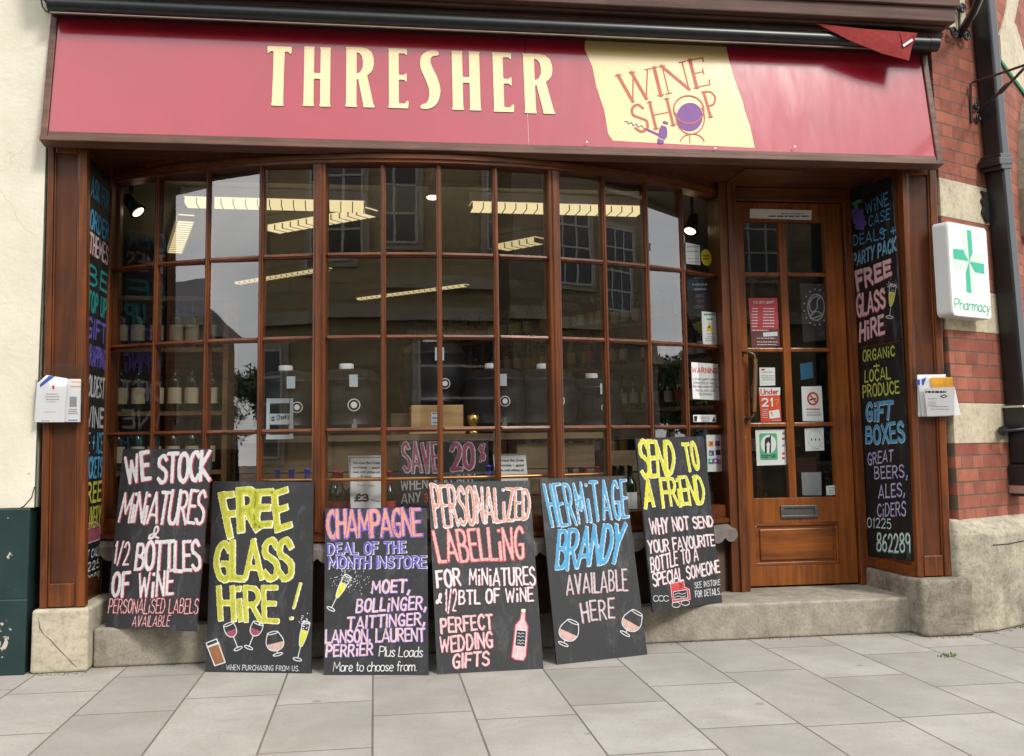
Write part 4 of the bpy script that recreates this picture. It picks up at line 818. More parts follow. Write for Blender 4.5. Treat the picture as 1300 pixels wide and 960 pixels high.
def wineglass(m,pl,z,cx,cy,s,ang,kind,fillc,d=.0016,r=.0022):
    ca,sa=math.cos(math.radians(ang)),math.sin(math.radians(ang)); T=lambda pts:[(cx+s*(x*ca-y*sa),cy+s*(x*sa+y*ca)) for x,y in pts]
    if kind=='wine': bowl=[(-.36,-1),(-.40,-.6),(-.30,-.25),(0,-.08),(.30,-.25),(.40,-.6),(.36,-1)]; liq=[(-.38,-.55),(-.30,-.25),(0,-.08),(.30,-.25),(.38,-.55)]; stem=[(0,-.08),(0,.75)]; base=ell(0,.8,.3,.1); rim=ell(0,-1,.36,.09)
    elif kind=='brandy': bowl=[(-.34,-1),(-.55,-.45),(-.42,-.02),(0,.14),(.42,-.02),(.55,-.45),(.34,-1)]; liq=[(-.54,-.35),(-.42,-.02),(0,.14),(.42,-.02),(.54,-.35)]; stem=[(0,.14),(0,.32)]; base=ell(0,.38,.3,.08); rim=ell(0,-1,.34,.08)
    else: bowl=[(-.17,-1),(-.16,-.4),(-.08,.08),(0,.16),(.08,.08),(.16,-.4),(.17,-1)]; liq=[(-.165,-.62),(-.16,-.4),(-.08,.08),(0,.16),(.08,.08),(.16,-.4),(.165,-.62)]; stem=[(0,.16),(0,.72)]; base=ell(0,.78,.2,.07); rim=ell(0,-1,.17,.05)
    fill(m,pl,T(liq),fillc,d,z,False); 
    for k,(p,c) in enumerate(((bowl,1),(stem,0),(base[:-1],0),(rim[:-1],0))): draw(m,pl,T(p)+([T(p)[0]] if k>1 else []),r,WH,d+.0003+.0001*k,z,sm=True)
# --- 1 miniatures
t,pl=chalkboard('black chalkboard about miniatures and half bottles in white letters, leftmost on the step',(134,796),(248,802),(156,570),(269,570),ST+.001,.13)
z=Z(120,560,.2606); L=fat(PK,WH,.012,(.03,-.015))
lettering(t,pl,z,[("WE",(150,222),(282,192),(138,70),.2,L),("STOCK",(300,212),(566,196),(305,60),.19,L,dict(TR=(572,38),gap=.14,lim=.31)),("MîNîATURES",(108,402),(535,415),(140,245),.17,L,dict(TR=(556,232),gap=.12,lim=.31)),("&",(255,488),(315,480),(270,418),.13,L),("1/2",(90,600),(165,605),(104,487),.11,L),("BOTTLES",(188,633),(522,640),(205,490),.17,L,dict(TR=(518,478),gap=.14,lim=.31)),("OF",(78,762),(170,757),(88,635),.2,L),("WîNE",(205,768),(386,756),(215,635),.18,L),("PERSONALîSED LABELS",(64,842),(506,842),(74,768),.055,[(.02,PK,(.02,0)),(0,LP,S0)],dict(gap=.2,res=26)),("AVAILABLE",(180,905),(366,905),(190,850),.06,[(.02,PK,(.02,0)),(0,LP,S0)],dict(res=26))])
# --- 2 free glass hire
t,pl=chalkboard('black chalkboard offering free glass hire in fat yellow letters above drawn glasses',(261,853),(395,855),(270,611),(398,612),.001,.02)
z=Z(255,600,.2708); L=fat(CR,YE,.018,(.014,-.01)); L2=L+[(-.05,YL,S0)]
lettering(t,pl,z,[("F",(122,312),(200,302),(74,90),.2,L2,dict(lim=.34)),("R",(165,288),(285,278),(160,68),.2,L2,dict(lim=.34)),("E",(238,264),(336,255),(245,72),.2,L2,dict(lim=.34)),("E",(342,290),(428,265),(326,90),.2,L2,dict(lim=.34)),("GLASS",(58,512),(440,510),(55,322),.2,L2,dict(TR=(435,298),gap=.12,lim=.34)),("HîRE",(82,700),(370,706),(68,530),.21,L2,dict(TR=(360,518),gap=.16,lim=.31)),("!",(415,698),(450,698),(440,512),.15,L2),("WHEN PURCHASING FROM US.",(118,926),(462,932),(120,900),.1,[(0,WH,S0)],dict(gap=.24))])
m=MB(); fill(m,pl,[(38,820),(92,800),(115,890),(68,905)],BN,.0016,z,False); draw(m,pl,[(25,800),(75,780),(115,890),(66,906),(25,800)],.0026,WH,.0021,z,sm=False); draw(m,pl,[(33,818),(84,799)],.0045,WH,.0022,z)
wineglass(m,pl,z,155,775,68,-22,'wine',WN,.0016); wineglass(m,pl,z,245,770,68,22,'wine',WN,.0022); wineglass(m,pl,z,355,825,75,-14,'brandy',BE); wineglass(m,pl,z,472,800,100,14,'flute',BY); dots(m,pl,36,(455,650,515,760),.0028,WH,.0024,z); m.build('painted_glasses',MATS,t)
# --- 3 champagne
t,pl=chalkboard('short black chalkboard headed champagne in pink with a list of names beneath',(411,857),(544,857),(413,645),(542,645),.001,-.10)
z=Z(400,630,.25); L=fat(RO,SA,.02,(.01,-.01)); D=fat(WH,PU,.03,(.035,-.01)); E_=fat(PU,LP,.025,(.03,-.02))
lettering(t,pl,z,[("CHAMPAGNE",(54,222),(550,208),(50,68),.2,[(.03,PU,(.01,-.012)),(0,SA,S0),(-.045,RO,(.0,-.02))],dict(gap=.12,jit=.02,lim=.31)),("DEAL OF THE",(60,302),(466,292),(60,238),.16,D),("MONTH INSTORE",(62,372),(568,368),(65,306),.16,D,dict(gap=.2)),("MOET,",(280,497),(486,492),(285,425),.17,E_),("BOLLîNGER,",(202,596),(568,578),(210,520),.15,E_),("TAITTINGER,",(158,682),(562,655),(162,612),.15,E_),("LANSON, LAURENT",(48,750),(562,740),(50,676),.16,E_,dict(gap=.2)),("PERRîER",(50,822),(297,812),(55,752),.17,E_),("Plus Loads",(322,815),(548,820),(328,760),.085,[(0,WH,S0)],dict(gap=.1,jit=.02,square=False)),("More to choose from.",(90,892),(516,890),(94,840),.085,[(0,WH,S0)],dict(gap=.1,jit=.02,square=False))])
m=MB(); wineglass(m,pl,z,118,500,105,27,'flute',BY); dots(m,pl,110,(70,330,290,500),.0022,WH,.0024,z); dots(m,pl,40,(130,400,200,470),.0024,WH,.0026,z); dots(m,pl,60,(380,120,440,210),.0020,PU,.0030,z); dots(m,pl,90,(60,160,550,215),.0016,PU,.0031,z); m.build('painted_champagne_flute',MATS,t)
# --- 4 personalized labelling
t,pl=chalkboard('tall black chalkboard about personalized labelling in salmon letters with a pink bottle drawn on it',(555,856),(690,849),(544,613),(672,610),.001,-.10)
z=Z(535,600,.2709); L=[(.014,WH,(.008,-.008)),(0,SA,S0),(-.06,RO,(0,-.05))]; L3=fat(PK,WH,.008,(.022,-.012)); L4=fat(PK,LP,.01,(.022,-.015))
lettering(t,pl,z,[("PERSONALîZED",(62,262),(512,222),(36,52),.17,L,dict(TR=(512,72),gap=.2,jit=.02,lim=.27)),("LABELLîNG",(78,428),(488,412),(45,268),.2,[(.02,PK,(.0,-.01)),(0,RO,S0),(-.05,WH,(0,-.04))],dict(TR=(480,250),gap=.2,jit=.02,lim=.28)),("FOR",(70,545),(190,532),(62,458),.14,L3),("MîNîATURES",(220,532),(538,530),(220,450),.13,L3,dict(TR=(532,438))),("&",(64,622),(96,615),(70,568),.12,L3),("1/2",(108,655),(166,655),(110,545),.1,L3),("BTL OF WîNE",(172,622),(527,606),(172,550),.13,L3,dict(TR=(524,535))),("PERFECT",(88,758),(338,736),(84,680),.15,L4),("WEDDING",(82,850),(338,822),(80,768),.15,L4),("GIFTS",(142,922),(320,905),(144,848),.16,L4)])
m=MB(); bt=[(468,655),(487,657),(486,690),(500,720),(490,860),(478,882),(440,878),(422,865),(440,715),(462,690)]
fill(m,pl,bt,LP,.0016,z,False); draw(m,pl,bt+[bt[0]],.0026,PK,.0019,z,sm=False); fill(m,pl,[(468,640),(488,640),(487,657),(467,655)],CR,.0021,z,False); fill(m,pl,[(445,738),(492,742),(486,818),(438,812)],SL,.0022,z,False); draw(m,pl,[(445,738),(492,742),(486,818),(438,812),(445,738)],.0016,WH,.0025,z,sm=False)
for y in (755,770,788,802): draw(m,pl,[(450,y),(457,y-4),(464,y+3),(472,y-3),(482,y+2)],.0012,WH,.0026,z)
m.build('painted_bottle',MATS,t)
# --- 5 brandy
t,pl=chalkboard('tilted black chalkboard with fat blue lettering and two drawn brandy glasses',(707,844),(822,831),(685,608),(793,604),.001,.0)
z=Z(675,590,.271); L=fat(PB,BL_,.013,(.01,-.006)); L4=fat(PK,DW,.006,(.02,-.015))
lettering(t,pl,z,[("HERMîTAGE",(90,295),(458,252),(46,88),.17,L,dict(TR=(442,66),gap=.3,jit=.015,lim=.26)),("BRANDY",(105,495),(415,468),(118,298),.19,L,dict(TR=(446,270),gap=.1,lim=.31)),("AVAILABLE",(160,612),(452,592),(156,518),.1,L4,dict(TR=(446,484))),("HERE",(236,742),(392,722),(222,645),.1,L4,dict(TR=(386,620)))])
m=MB(); wineglass(m,pl,z,160,812,82,24,'brandy',BE); wineglass(m,pl,z,452,765,82,30,'brandy',BE); m.build('painted_brandy_glasses',MATS,t)
# --- 6 send to a friend
t,pl=chalkboard('black chalkboard about sending to a friend in bright yellow letters, beside the door',(829,777),(917,765),(807,557),(893,554),ST+.001,.17)
z=Z(800,540,.2602); L=fat(CR,BY,.016,(.014,-.01)); L4=fat(PK,WH,.01,(.03,-.015))
lettering(t,pl,z,[("SEND",(50,262),(222,236),(30,65),.23,L,dict(TR=(215,68),gap=.1,lim=.31)),("TO",(272,228),(345,222),(246,82),.24,L),("A",(64,415),(122,400),(54,265),.22,L),("FRîEND",(155,402),(372,388),(135,252),.2,L,dict(gap=.12,lim=.31)),("WHY NOT SEND",(98,538),(408,495),(86,452),.13,L4,dict(gap=.22,TR=(400,438))),("YOUR FAVOURITE",(90,628),(414,588),(80,560),.13,L4,dict(gap=.2,TR=(406,528))),("BOTTLE TO A",(100,722),(334,660),(94,645),.13,L4),("SPECIAL SOMEONE",(110,792),(438,720),(104,722),.14,L4,dict(gap=.2)),("SEE INSTORE",(314,796),(438,780),(313,766),.11,[(0,WH,S0)]),("FOR DETAILS.",(318,842),(440,826),(316,808),.11,[(0,WH,S0)])])
m=MB(); vt=[(195,775),(260,756),(265,790),(288,800),(292,850),(206,866)]; fill(m,pl,vt,RE,.0016,z,False); draw(m,pl,vt+[vt[0]],.002,LP,.0019,z,sm=False); fill(m,pl,[(210,812),(275,802),(280,842),(213,850)],SL,.0022,z,False); draw(m,pl,[(210,812),(275,802),(280,842),(213,850),(210,812)],.0016,WH,.0025,z,sm=False)
for y in (822,836): draw(m,pl,[(218,y+3),(235,y-3),(250,y+2),(270,y-4)],.0014,WH,.0026,z)
for cx,cy in ((223,876),(268,866)): draw(m,pl,ell(cx,cy,20,13),.0018,WH,.0023,z,sm=False)
for cx in (125,150,175): draw(m,pl,ell(cx,845,13,14,0,14,30,330),.0016,WH,.0023,z,sm=False)
draw(m,pl,[(240,776),(250,776),(248,790),(240,790)],.002,SL,.0028,z,sm=False); m.build('painted_van',MATS,t)
# --- interior SAVE 20% board
SV=Pl(aty(505,640,.34),(1,0,0),(0,.08,1))
t=thing('chalkboard_sign','black chalkboard inside the window reading save twenty percent in dull red','chalkboard',aty(560,650,.34))
m=MB(); q=[SV.hit(*p) for p in ((503,660),(622,660),(620,561),(507,559))]; m.poly([SV.pt(x,y,-.012) for x,y in q],SV.n*.012); m.build('board',M['board'],t,bevel=.002)
z=Z(400,410,.2396)
lettering(t,SV,z,[("SAVE",(462,800),(668,795),(450,630),.2,fat(DW,WN,.022)),("20",(715,782),(850,780),(712,632),.2,fat(DW,WN,.022)),("%",(865,740),(905,730),(865,645),.12,fat(DW,WN,.022)),("WHEN YOU BUY",(452,890),(850,860),(452,828),.13,[(0,DW,S0)]),("ANY",(455,960),(562,950),(455,905),.13,[(0,DW,S0)]),("3",(580,955),(600,950),(578,905),.2,[(0,RE,S0)])])
# ================================================================== REVEAL BOARDS
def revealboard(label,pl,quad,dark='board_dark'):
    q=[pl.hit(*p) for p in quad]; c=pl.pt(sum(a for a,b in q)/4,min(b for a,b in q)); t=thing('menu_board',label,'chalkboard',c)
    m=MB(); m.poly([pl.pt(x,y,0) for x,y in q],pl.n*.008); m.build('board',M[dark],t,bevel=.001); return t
RB=Pl((XR-.0005,.6,.3),(0,-1,0),(0,0,1)); RT=Pl((XR-.0085,.6,.3),(0,-1,0),(0,0,1))
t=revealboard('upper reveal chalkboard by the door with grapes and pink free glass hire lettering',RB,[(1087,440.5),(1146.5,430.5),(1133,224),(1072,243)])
z=Z(1060,230,.26036); L=fat(PB,BL_,.01); 
lettering(t,RT,z,[("WîNE",(150,168),(265,118),(148,102),.13,[(.02,SL,S0),(0,BL_,S0)],dict(TR=(258,48))),("CASE",(162,228),(268,186),(165,172),.12,[(0,BL_,S0)]),("+",(222,265),(255,252),(222,235),.2,[(0,BL_,S0)]),("DEALS +",(90,318),(300,270),(88,262),.14,[(0,BL_,S0)]),("PARTY PACK",(88,418),(300,340),(88,352),.13,[(.02,PB,(.02,-.02)),(0,BL_,S0)]),("FREE",(108,545),(282,462),(94,440),.2,[(.02,PK,(.02,-.02)),(0,LP,S0)],dict(TR=(275,372))),("GLASS",(105,672),(250,620),(102,552),.18,[(.02,PK,(.02,-.02)),(0,LP,S0)],dict(TR=(246,515))),("HîRE",(118,790),(245,745),(120,690),.18,[(.02,PK,(.02,-.02)),(0,LP,S0)],dict(TR=(240,640)))])
m=MB()
for cx,cy in ((85,150),(105,140),(128,150),(92,172),(115,170),(135,178),(100,195),(122,198),(142,205),(112,222),(132,225)): fill(m,RT,ell(cx,cy,13,15)[:-1],PU,.0012+R.random()*.0004,z,False)
for cx,cy,r in ((100,115,40),(78,150,20),(115,100,-20)): fill(m,RT,ell(cx,cy,18,10,r)[:-1],GR,.0018+R.random()*.0002,z,False)
draw(m,RT,[(70,95),(78,110),(90,112)],.004,BN,.0018,z); wineglass(m,RT,z,275,595,88,6,'flute',YE); dots(m,RT,60,(238,470,318,560),.003,WH,.0022,z); m.build('painted_grapes_and_flute',MATS,t)
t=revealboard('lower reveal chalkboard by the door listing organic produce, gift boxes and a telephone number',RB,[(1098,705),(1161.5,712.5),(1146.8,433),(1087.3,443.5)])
z=Z(1060,430,.3125)
A_=[(.02,GR,(.02,-.02)),(0,YE,S0)]; Pp=[(.03,PU,(-.02,0)),(0,DW,S0)]
lettering(t,RT,z,[("ORGANîC",(113,97),(245,72),(113,48),.12,A_,dict(TR=(243,26))),("+",(158,125),(182,122),(158,98),.2,A_),("LOCAL",(120,178),(228,165),(122,128),.12,A_,dict(TR=(224,112))),("PRODUCE",(113,242),(264,222),(112,188),.12,A_,dict(TR=(260,168))),("GîFT",(124,342),(232,330),(124,258),.19,[(.02,PB,(.01,-.02)),(0,BL_,S0)],dict(TR=(238,246))),("BOXES",(124,430),(288,424),(124,356),.18,[(.02,PB,(.01,-.02)),(0,BL_,S0)],dict(TR=(280,330))),("GREAT",(134,517),(238,500),(132,462),.1,Pp,dict(TR=(240,448))),("BEERS,",(162,575),(298,565),(160,520),.1,Pp,dict(TR=(296,508))),("ALES,",(176,652),(288,640),(176,592),.1,Pp,dict(TR=(286,580))),("CîDERS",(172,724),(290,724),(172,670),.1,Pp,dict(TR=(290,660))),("01225",(132,768),(230,774),(132,726),.09,[(.03,TE,(-.02,-.02)),(0,WH,S0)]),("862289",(170,866),(310,872),(170,788),.09,[(.03,TE,(-.02,-.02)),(0,WH,S0)],dict(TR=(308,790)))])
LBp=Pl((XLr-.012,.02,.3),(0,1,0),(0,0,1)); LT=Pl((XLr-.004,.02,.3),(0,1,0),(0,0,1))
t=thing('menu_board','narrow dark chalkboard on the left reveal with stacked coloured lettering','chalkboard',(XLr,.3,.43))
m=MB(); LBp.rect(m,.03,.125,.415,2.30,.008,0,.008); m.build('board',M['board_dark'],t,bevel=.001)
rows=[("ASK FOR",2.20,BL_),("ORDER",2.03,BL_),("THEMES",1.90,LP),("BE",1.74,TE),("TOP UP",1.60,TE),("GIFT",1.46,PU),("WRAPPING",1.32,PU),("COLDEST",1.16,DW),("WINE",1.00,DW),("ICE + ICE",.865,BL_),("BUCKETS",.735,BL_),("FREE",.605,YE),("DELIVERY",.475,YE),("JUST CALL",.255,PB),("01225",.190,WH),("862289",.125,WH)]
rws=[]
for tx,zz_,c in rows:
    h=.128 if zz_>.3 else .06
    rws.append((tx,(.04,zz_-h+.02),(.405,zz_-h+.02),(.05,zz_+.01),.16,[(.02,SL,S0),(0,c,S0)],dict(uv=True)))
lettering(t,LT,None,rws,18)
m=MB(); fill(m,LT,[(.1,.30),(.4,.30),(.4,.37),(.3,.40),(.1,.40)],WN,.0012,None,False,True); draw(m,LT,[(.1,.30),(.4,.30),(.4,.37),(.3,.40),(.1,.40),(.1,.30)],.003,LP,.0016,None,sm=False,uv=True); m.build('painted_van',MATS,t)
# ================================================================== LEAFLET HOLDERS
def holder(label,pl,quad,leaf,tilt=.03):
    q=[pl.hit(*p) for p in quad]; a0=(q[0][0]+q[3][0])/2; a1=(q[1][0]+q[2][0])/2; b0=(q[0][1]+q[1][1])/2; b1=(q[2][1]+q[3][1])/2
    t=thing('leaflet_holder',label,'leaflet holder',pl.pt((a0+a1)/2,b0))
    m=MB(); m.poly([pl.pt(x,y,.002) for x,y in rrect(a0,b0,a1,b1,.014)],pl.n*.003); m.build('back_plate',M['acrylic'],t)
    m=MB(); bm_=b0+(b1-b0)*.72; pl.rect(m,a0,b0,a1,b0+.004,.052,0,.046); pl.rect(m,a0,b0+.0045,a0+.003,bm_,.050,0,.044); pl.rect(m,a1-.003,b0+.0045,a1,bm_,.050,0,.044); 
    cut=[(a0,b0+.0045),(a1,b0+.0045),(a1,bm_),(a0+(a1-a0)*.72,bm_),(a0+(a1-a0)*.68,bm_-.03),(a0+(a1-a0)*.32,bm_-.03),(a0+(a1-a0)*.28,bm_),(a0,bm_)]
    m.poly([pl.pt(x,y,.0505) for x,y in cut],pl.n*.003); m.build('front_pocket',M['acrylic'],t)
    return t,a0,b0,a1,b1
HL=Pl((0,-.005,0),(1,0,0),(0,0,1))
t,a0,b0,a1,b1=holder('clear acrylic leaflet holder screwed to the left pilaster',HL,[(46,537),(106,537),(108,462),(51,462)],None)
def sheet(name,label,pl,pts,d,mats,marks,cat='leaflet',th=.004,group=None,slope=0):
    """a thin printed sheet; marks drawn by callback(mb, plane) on its face"""
    q=[pl.hit(*p) for p in pts]; c=pl.pt(sum(x for x,y in q)/len(q),min(y for x,y in q),d); m=MB()
    area=sum(q[i][0]*q[(i+1)%len(q)][1]-q[(i+1)%len(q)][0]*q[i][1] for i in range(len(q)))
    if area<0: q=q[::-1]
    m.poly([pl.pt(x,y,d-th) for x,y in q],pl.n*th)
    if marks: marks(m,Pl(pl.pt(0,0,d),pl.u,pl.v))
    o=m.build(name,mats,None,c); tag(o,label,cat,group); return o
PM=[M[k] for k in ('paper','ink','ink_red','ink_grey','ink_blue','ink_yellow','ink_green','ink_orange','ink_teal','ink_magenta','ink_coral','ink_dim','ink_black_card','paper_cool')]
PA,IK,IR,IG,IB,IY,IGN,IO,IT,IM,IC,ID,IBC,PC=range(14)
def lines(m,p,x0,x1,ys,h,mi=IG,conv=None,jag=.15,d=.0006):
    for y in ys:
        w=(x1-x0); s=x0+w*R.uniform(0,jag); e=x1-w*R.uniform(0,jag); x=s
        while x<e:
            k=min(e,x+w*R.uniform(.06,.2)); q=[p.hit(*(conv(X_,Y_) if conv else (X_,Y_))) for X_,Y_ in ((x,y+h),(k,y+h),(k,y),(x,y))]; p.polyf(m,q,d,mi); x=k+w*.03
def quad(m,p,pts,mi,d=.0006,conv=None): fill(m,p,pts,mi,d,conv,False)
zl=Z(35,450,.1042)
def mk(m,p): lines(m,p,520,670,(330,385),14,IO,zl); quad(m,p,[(515,515),(600,515),(600,640),(510,640)],IG,.0006,zl); lines(m,p,490,620,(665,690,715),14,IG,zl); lines(m,p,480,610,(795,),14,IB,zl)
sheet('leaflet','narrow colour leaflet at the right of the left holder',HL,[zl(470,825),zl(665,825),zl(670,305),zl(500,305)],.030,PM,mk)
def mk(m,p): quad(m,p,[(152,405),(150,365),(260,262),(335,268)],IB,.0006,zl); lines(m,p,225,370,(478,),12,IG,zl); lines(m,p,205,400,(512,545),11,IG,zl,.1); lines(m,p,200,360,(575,700),6,IG,zl); lines(m,p,160,280,(805,),10,IG,zl); quad(m,p,[(300,380),(325,375),(330,420),(300,425)],IR,.0006,zl)
sheet('leaflet','white newsletter with a blue corner in the left holder',HL,[zl(115,828),zl(478,828),zl(515,300),zl(330,270),zl(265,258),zl(150,362)],.042,PM,mk)
HR=Pl((0,-.005,0),(1,0,0),(0,0,1)); zr=Z(1145,440,.11461)
RPl=Pl(aty(1180,490,-.006),(1,-.12,0),(0,-.16,1))
t,a0,b0,a1,b1=holder('clear acrylic leaflet holder tilted forward on the right pilaster',RPl,[zr(150,775),zr(615,755),zr(455,190),zr(85,195)],None)
m=MB()
sheet('leaflet','pale sheet at the back of the right holder',RPl,[zr(165,765),zr(480,760),zr(470,305),zr(155,310)],.018,PM,None)
def mk(m,p): quad(m,p,[(155,370),(200,365),(200,425),(160,425)],IB,.0006,zr); quad(m,p,[(215,365),(270,340),(240,430),(225,430)],IB,.0006,zr)
sheet('leaflet','white leaflet with blue print behind the front sheet in the right holder',RPl,[zr(205,765),zr(520,755),zr(480,335),zr(150,345)],.028,PM,mk)
def mk(m,p): lines(m,p,320,515,(380,),16,PA,zr,.0)
sheet('leaflet','orange leaflet showing above the front sheet in the right holder',RPl,[zr(330,600),zr(560,600),zr(527,333),zr(285,340)],.036,[M['ink_orange']]+PM[1:]+[M['paper']],None)
def mk(m,p):
    lines(m,p,255,490,(492,),22,IK,zr,.02); quad(m,p,[(415,553),(465,530),(510,550),(462,575)],IK,.0006,zr); quad(m,p,[(440,553),(466,542),(487,551),(464,562)],PA,.0009,zr); lines(m,p,280,390,(575,612,632,652),7,IG,zr); lines(m,p,290,540,(662,690),8,IG,zr)
sheet('leaflet','white front sheet with black diamond mark in the right holder',RPl,[zr(245,762),zr(612,748),zr(545,440),zr(205,455)],.044,PM,mk)
# ================================================================== NOTICES ON THE GLASS
def letters(m,p,txt,bl,br,tl,sw,mi,conv=None,gap=.2,sq=True,d=.0006,res=20): write(m,p,txt,bl,br,tl,sw,[(0,mi,S0)],d,gap,0,conv,res,sq,None,0)
P12,P4,P5,P8=PANE[11],PANE[3],PANE[4],PANE[7]
z=Z(860,240,.16923)
def mk(m,p): lines(m,p,70,165,(430,465),7,IG,z); lines(m,p,70,165,(520,545),5,IG,z)
sheet('notice','small white card beside the yellow round sticker on the bow window',P12,[z(64,560),z(172,572),z(168,422),z(60,400)],0,PM,mk,'notice',.002)
def mk(m,p): letters(m,p,"We are",(195,512),(240,516),(195,492),.12,IK,z); letters(m,p,"hiring",(192,535),(245,540),(193,518),.12,IK,z)
cx,cy=z(217,514)
def circ(pl,cx,cy,r): a,b=pl.hit(cx,cy); return a,b,r
def disc(name,label,pl,px,py,r,mats,marks,cat='sticker',d=0):
    a,b=pl.hit(px,py); m=MB(); m.poly([pl.pt(a+r*math.cos(t),b+r*math.sin(t),d-.002) for t in np.linspace(0,2*math.pi,25)[:-1]],pl.n*.002)
    if marks: marks(m,Pl(pl.pt(0,0,d),pl.u,pl.v))
    o=m.build(name,mats,None,pl.pt(a,b-r,d)); tag(o,label,cat); return o
def mk(m,p): lines(m,p,192,240,(495,518),12,IK,z)
disc('sticker','yellow round sticker on the bow window nearest the door',P12,cx,cy,.052,[M['ink_yellow']]+PM[1:],mk)
def mk(m,p): lines(m,p,110,235,(660,710,745),14,IG,z)
sheet('notice','dark card lettered in grey behind the second pane by the door',P12,[z(88,950),z(265,960),z(255,640),z(80,625)],-.01,[M['ink_black_card']]+PM[1:],mk,'notice',.002)
z=Z(860,360,.16923)
def mk(m,p): lines(m,p,195,285,(225,),14,IT,z,.05); lines(m,p,215,265,(262,),12,IT,z); quad(m,p,[(238,282),(265,358),(216,360)],IY,.0006,z); quad(m,p,[(228,325),(248,312),(246,330),(230,338)],IK,.0009,z); lines(m,p,210,280,(375,395,410,425),7,IG,z)
sheet('notice','white camera notice with a yellow warning triangle on the bow window',P12,[z(192,455),z(300,460),z(288,220),z(182,208)],0,PM,mk,'notice',.002)
def mk(m,p):
    letters(m,p,"WARNING",(108,672),(298,678),(106,625),.2,IR,z,.25); 
    for tx,y,x0,x1 in (("A STAFF SAFETY SYSTEM",727,112,300),("OPERATES ON THESE",755,120,288),("PREMISES WHICH INCLUDES",782,116,306),("VISUAL AND AUDIO",810,135,285),("RECORDING",838,160,258)): letters(m,p,tx,(x0,y),(x1,y+3),(x0,y-18),.13,IK,z,.2,True,.0006,11)
sheet('notice','white notice headed warning in red capitals on the bow window',P12,[z(116,866),z(315,876),z(305,604),z(104,590)],0,PM,mk,'notice',.002)
z=Z(860,500,.16923)
def mk(m,p): quad(m,p,[(124,165),(150,168),(145,208),(126,208)],IK,.0006,z); quad(m,p,[(260,208),(272,170),(286,208)],IK,.0006,z); lines(m,p,165,245,(172,185,200),7,IG,z)
sheet('sticker','narrow white sticker with black pictograms on the bow window',P12,[z(122,212),z(292,212),z(290,158),z(118,158)],0,PM,mk,'sticker',.002)
def mk(m,p):
    for x,y,c in ((232,355,IO),(282,353,IB),(236,425,IB),(286,420,IK),(232,488,IT),(268,484,IM),(305,490,IG)): quad(m,p,[(x,y),(x+38 if x<300 else x+20,y),(x+38 if x<300 else x+20,y+40),(x,y+40)],c,.0006,z)
    for x,y,c in ((246,365,IR),(298,365,IR),(240,440,IY),(242,495,PA),(278,495,PA)): quad(m,p,[(x,y),(x+16,y),(x+16,y+18),(x,y+18)],c,.0009,z)
sheet('sticker','tall white payment card sticker at the lower corner of the bow window',P12,[z(228,586),z(340,582),z(330,308),z(216,308)],0,PM,mk,'sticker',.002)
# door notices
z=Z(860,240,.16923)
def mk(m,p): letters(m,p,"",(0,0),(1,0),(0,1),.1,IK) if 0 else None; lines(m,p,770,965,(182,),9,IG,z); lines(m,p,680,985,(200,),9,IK,z,.02)
sheet('notice','long white strip notice on the top rail of the door',Pl((4.0,DY-.001,0),(1,0,0),(0,0,1)),[z(542,218),z(1005,234),z(1008,160),z(545,148)],0,PM,mk,'notice',.0009)
z=Z(860,360,.16923)
def mk(m,p):
    letters(m,p,"We are open!",(565,152),(722,150),(565,125),.11,PA,z,.14,False,.0006,14)
    for k,y in enumerate((188,210,233,255,277,299,322)): lines(m,p,556,605,(y-4,),8,PA,z,.1); lines(m,p,640,728,(y-4,),8,PA,z,.05)
    quad(m,p,[(545,345),(765,340),(770,470),(565,478)],ID,.0006,z); quad(m,p,[(642,368),(750,362),(750,394),(644,398)],PA,.0009,z); lines(m,p,560,690,(348,),7,PA,z,.1,.0009); lines(m,p,580,750,(408,436,456),5,PA,z,.1,.0009)
sheet('notice','coral red opening hours notice with white lettering on the door glass',DG,[z(563,476),z(772,468),z(752,108),z(536,108)],-.008,[M['ink_coral']]+PM[1:],lambda m,p:None,'notice',.002)['label']
hours=bpy.data.objects[-1] if False else None
def mkx(o_pl):
    m=MB(); mk(m,Pl(o_pl.pt(0,0,-.0075),o_pl.u,o_pl.v)); return m
ho=[o for o in bpy.data.objects if o.get('label','').startswith('coral red opening')][0]
mkx(DG).build('printing',PM,ho,ho.location)
def mk(m,p):
    for r in (46,40): pass
    for pts in (ell(1040,178,62,98,0,30,0,360),[(1075,90),(1015,110),(990,160),(1010,215),(1045,185),(1050,130),(1075,90)],[(1085,230),(1040,210),(1010,230),(1000,262),(1050,250),(1085,230)]): draw(m,p,pts,.0035,IG,.0006+R.random()*.0002,z)
    for a in range(0,360,24): 
        x,y=1040+90*math.cos(math.radians(a)),178+135*math.sin(math.radians(a)); quad(m,p,[(x-5,y-6),(x+5,y-6),(x+5,y+6),(x-5,y+6)],IG,.0006,z)
sheet('poster','dark poster with a looping white outline emblem inside the door glass',DG,[z(955,440),z(1120,420),z(1110,0),z(928,-5)],-.02,[M['ink_black_card']]+PM[1:],mk,'poster',.002)
def mk(m,p): quad(m,p,[(628,640),(655,640),(655,652),(628,652)],IR,.0006,z); lines(m,p,630,730,(662,690,705,720),6,IG,z)
sheet('notice','small white card above the orange age notice on the door',DG,[z(622,768),z(738,764),z(735,630),z(618,630)],-.008,PM,mk,'notice',.002)
z=Z(860,500,.16923); z3=Z(860,360,.16923)
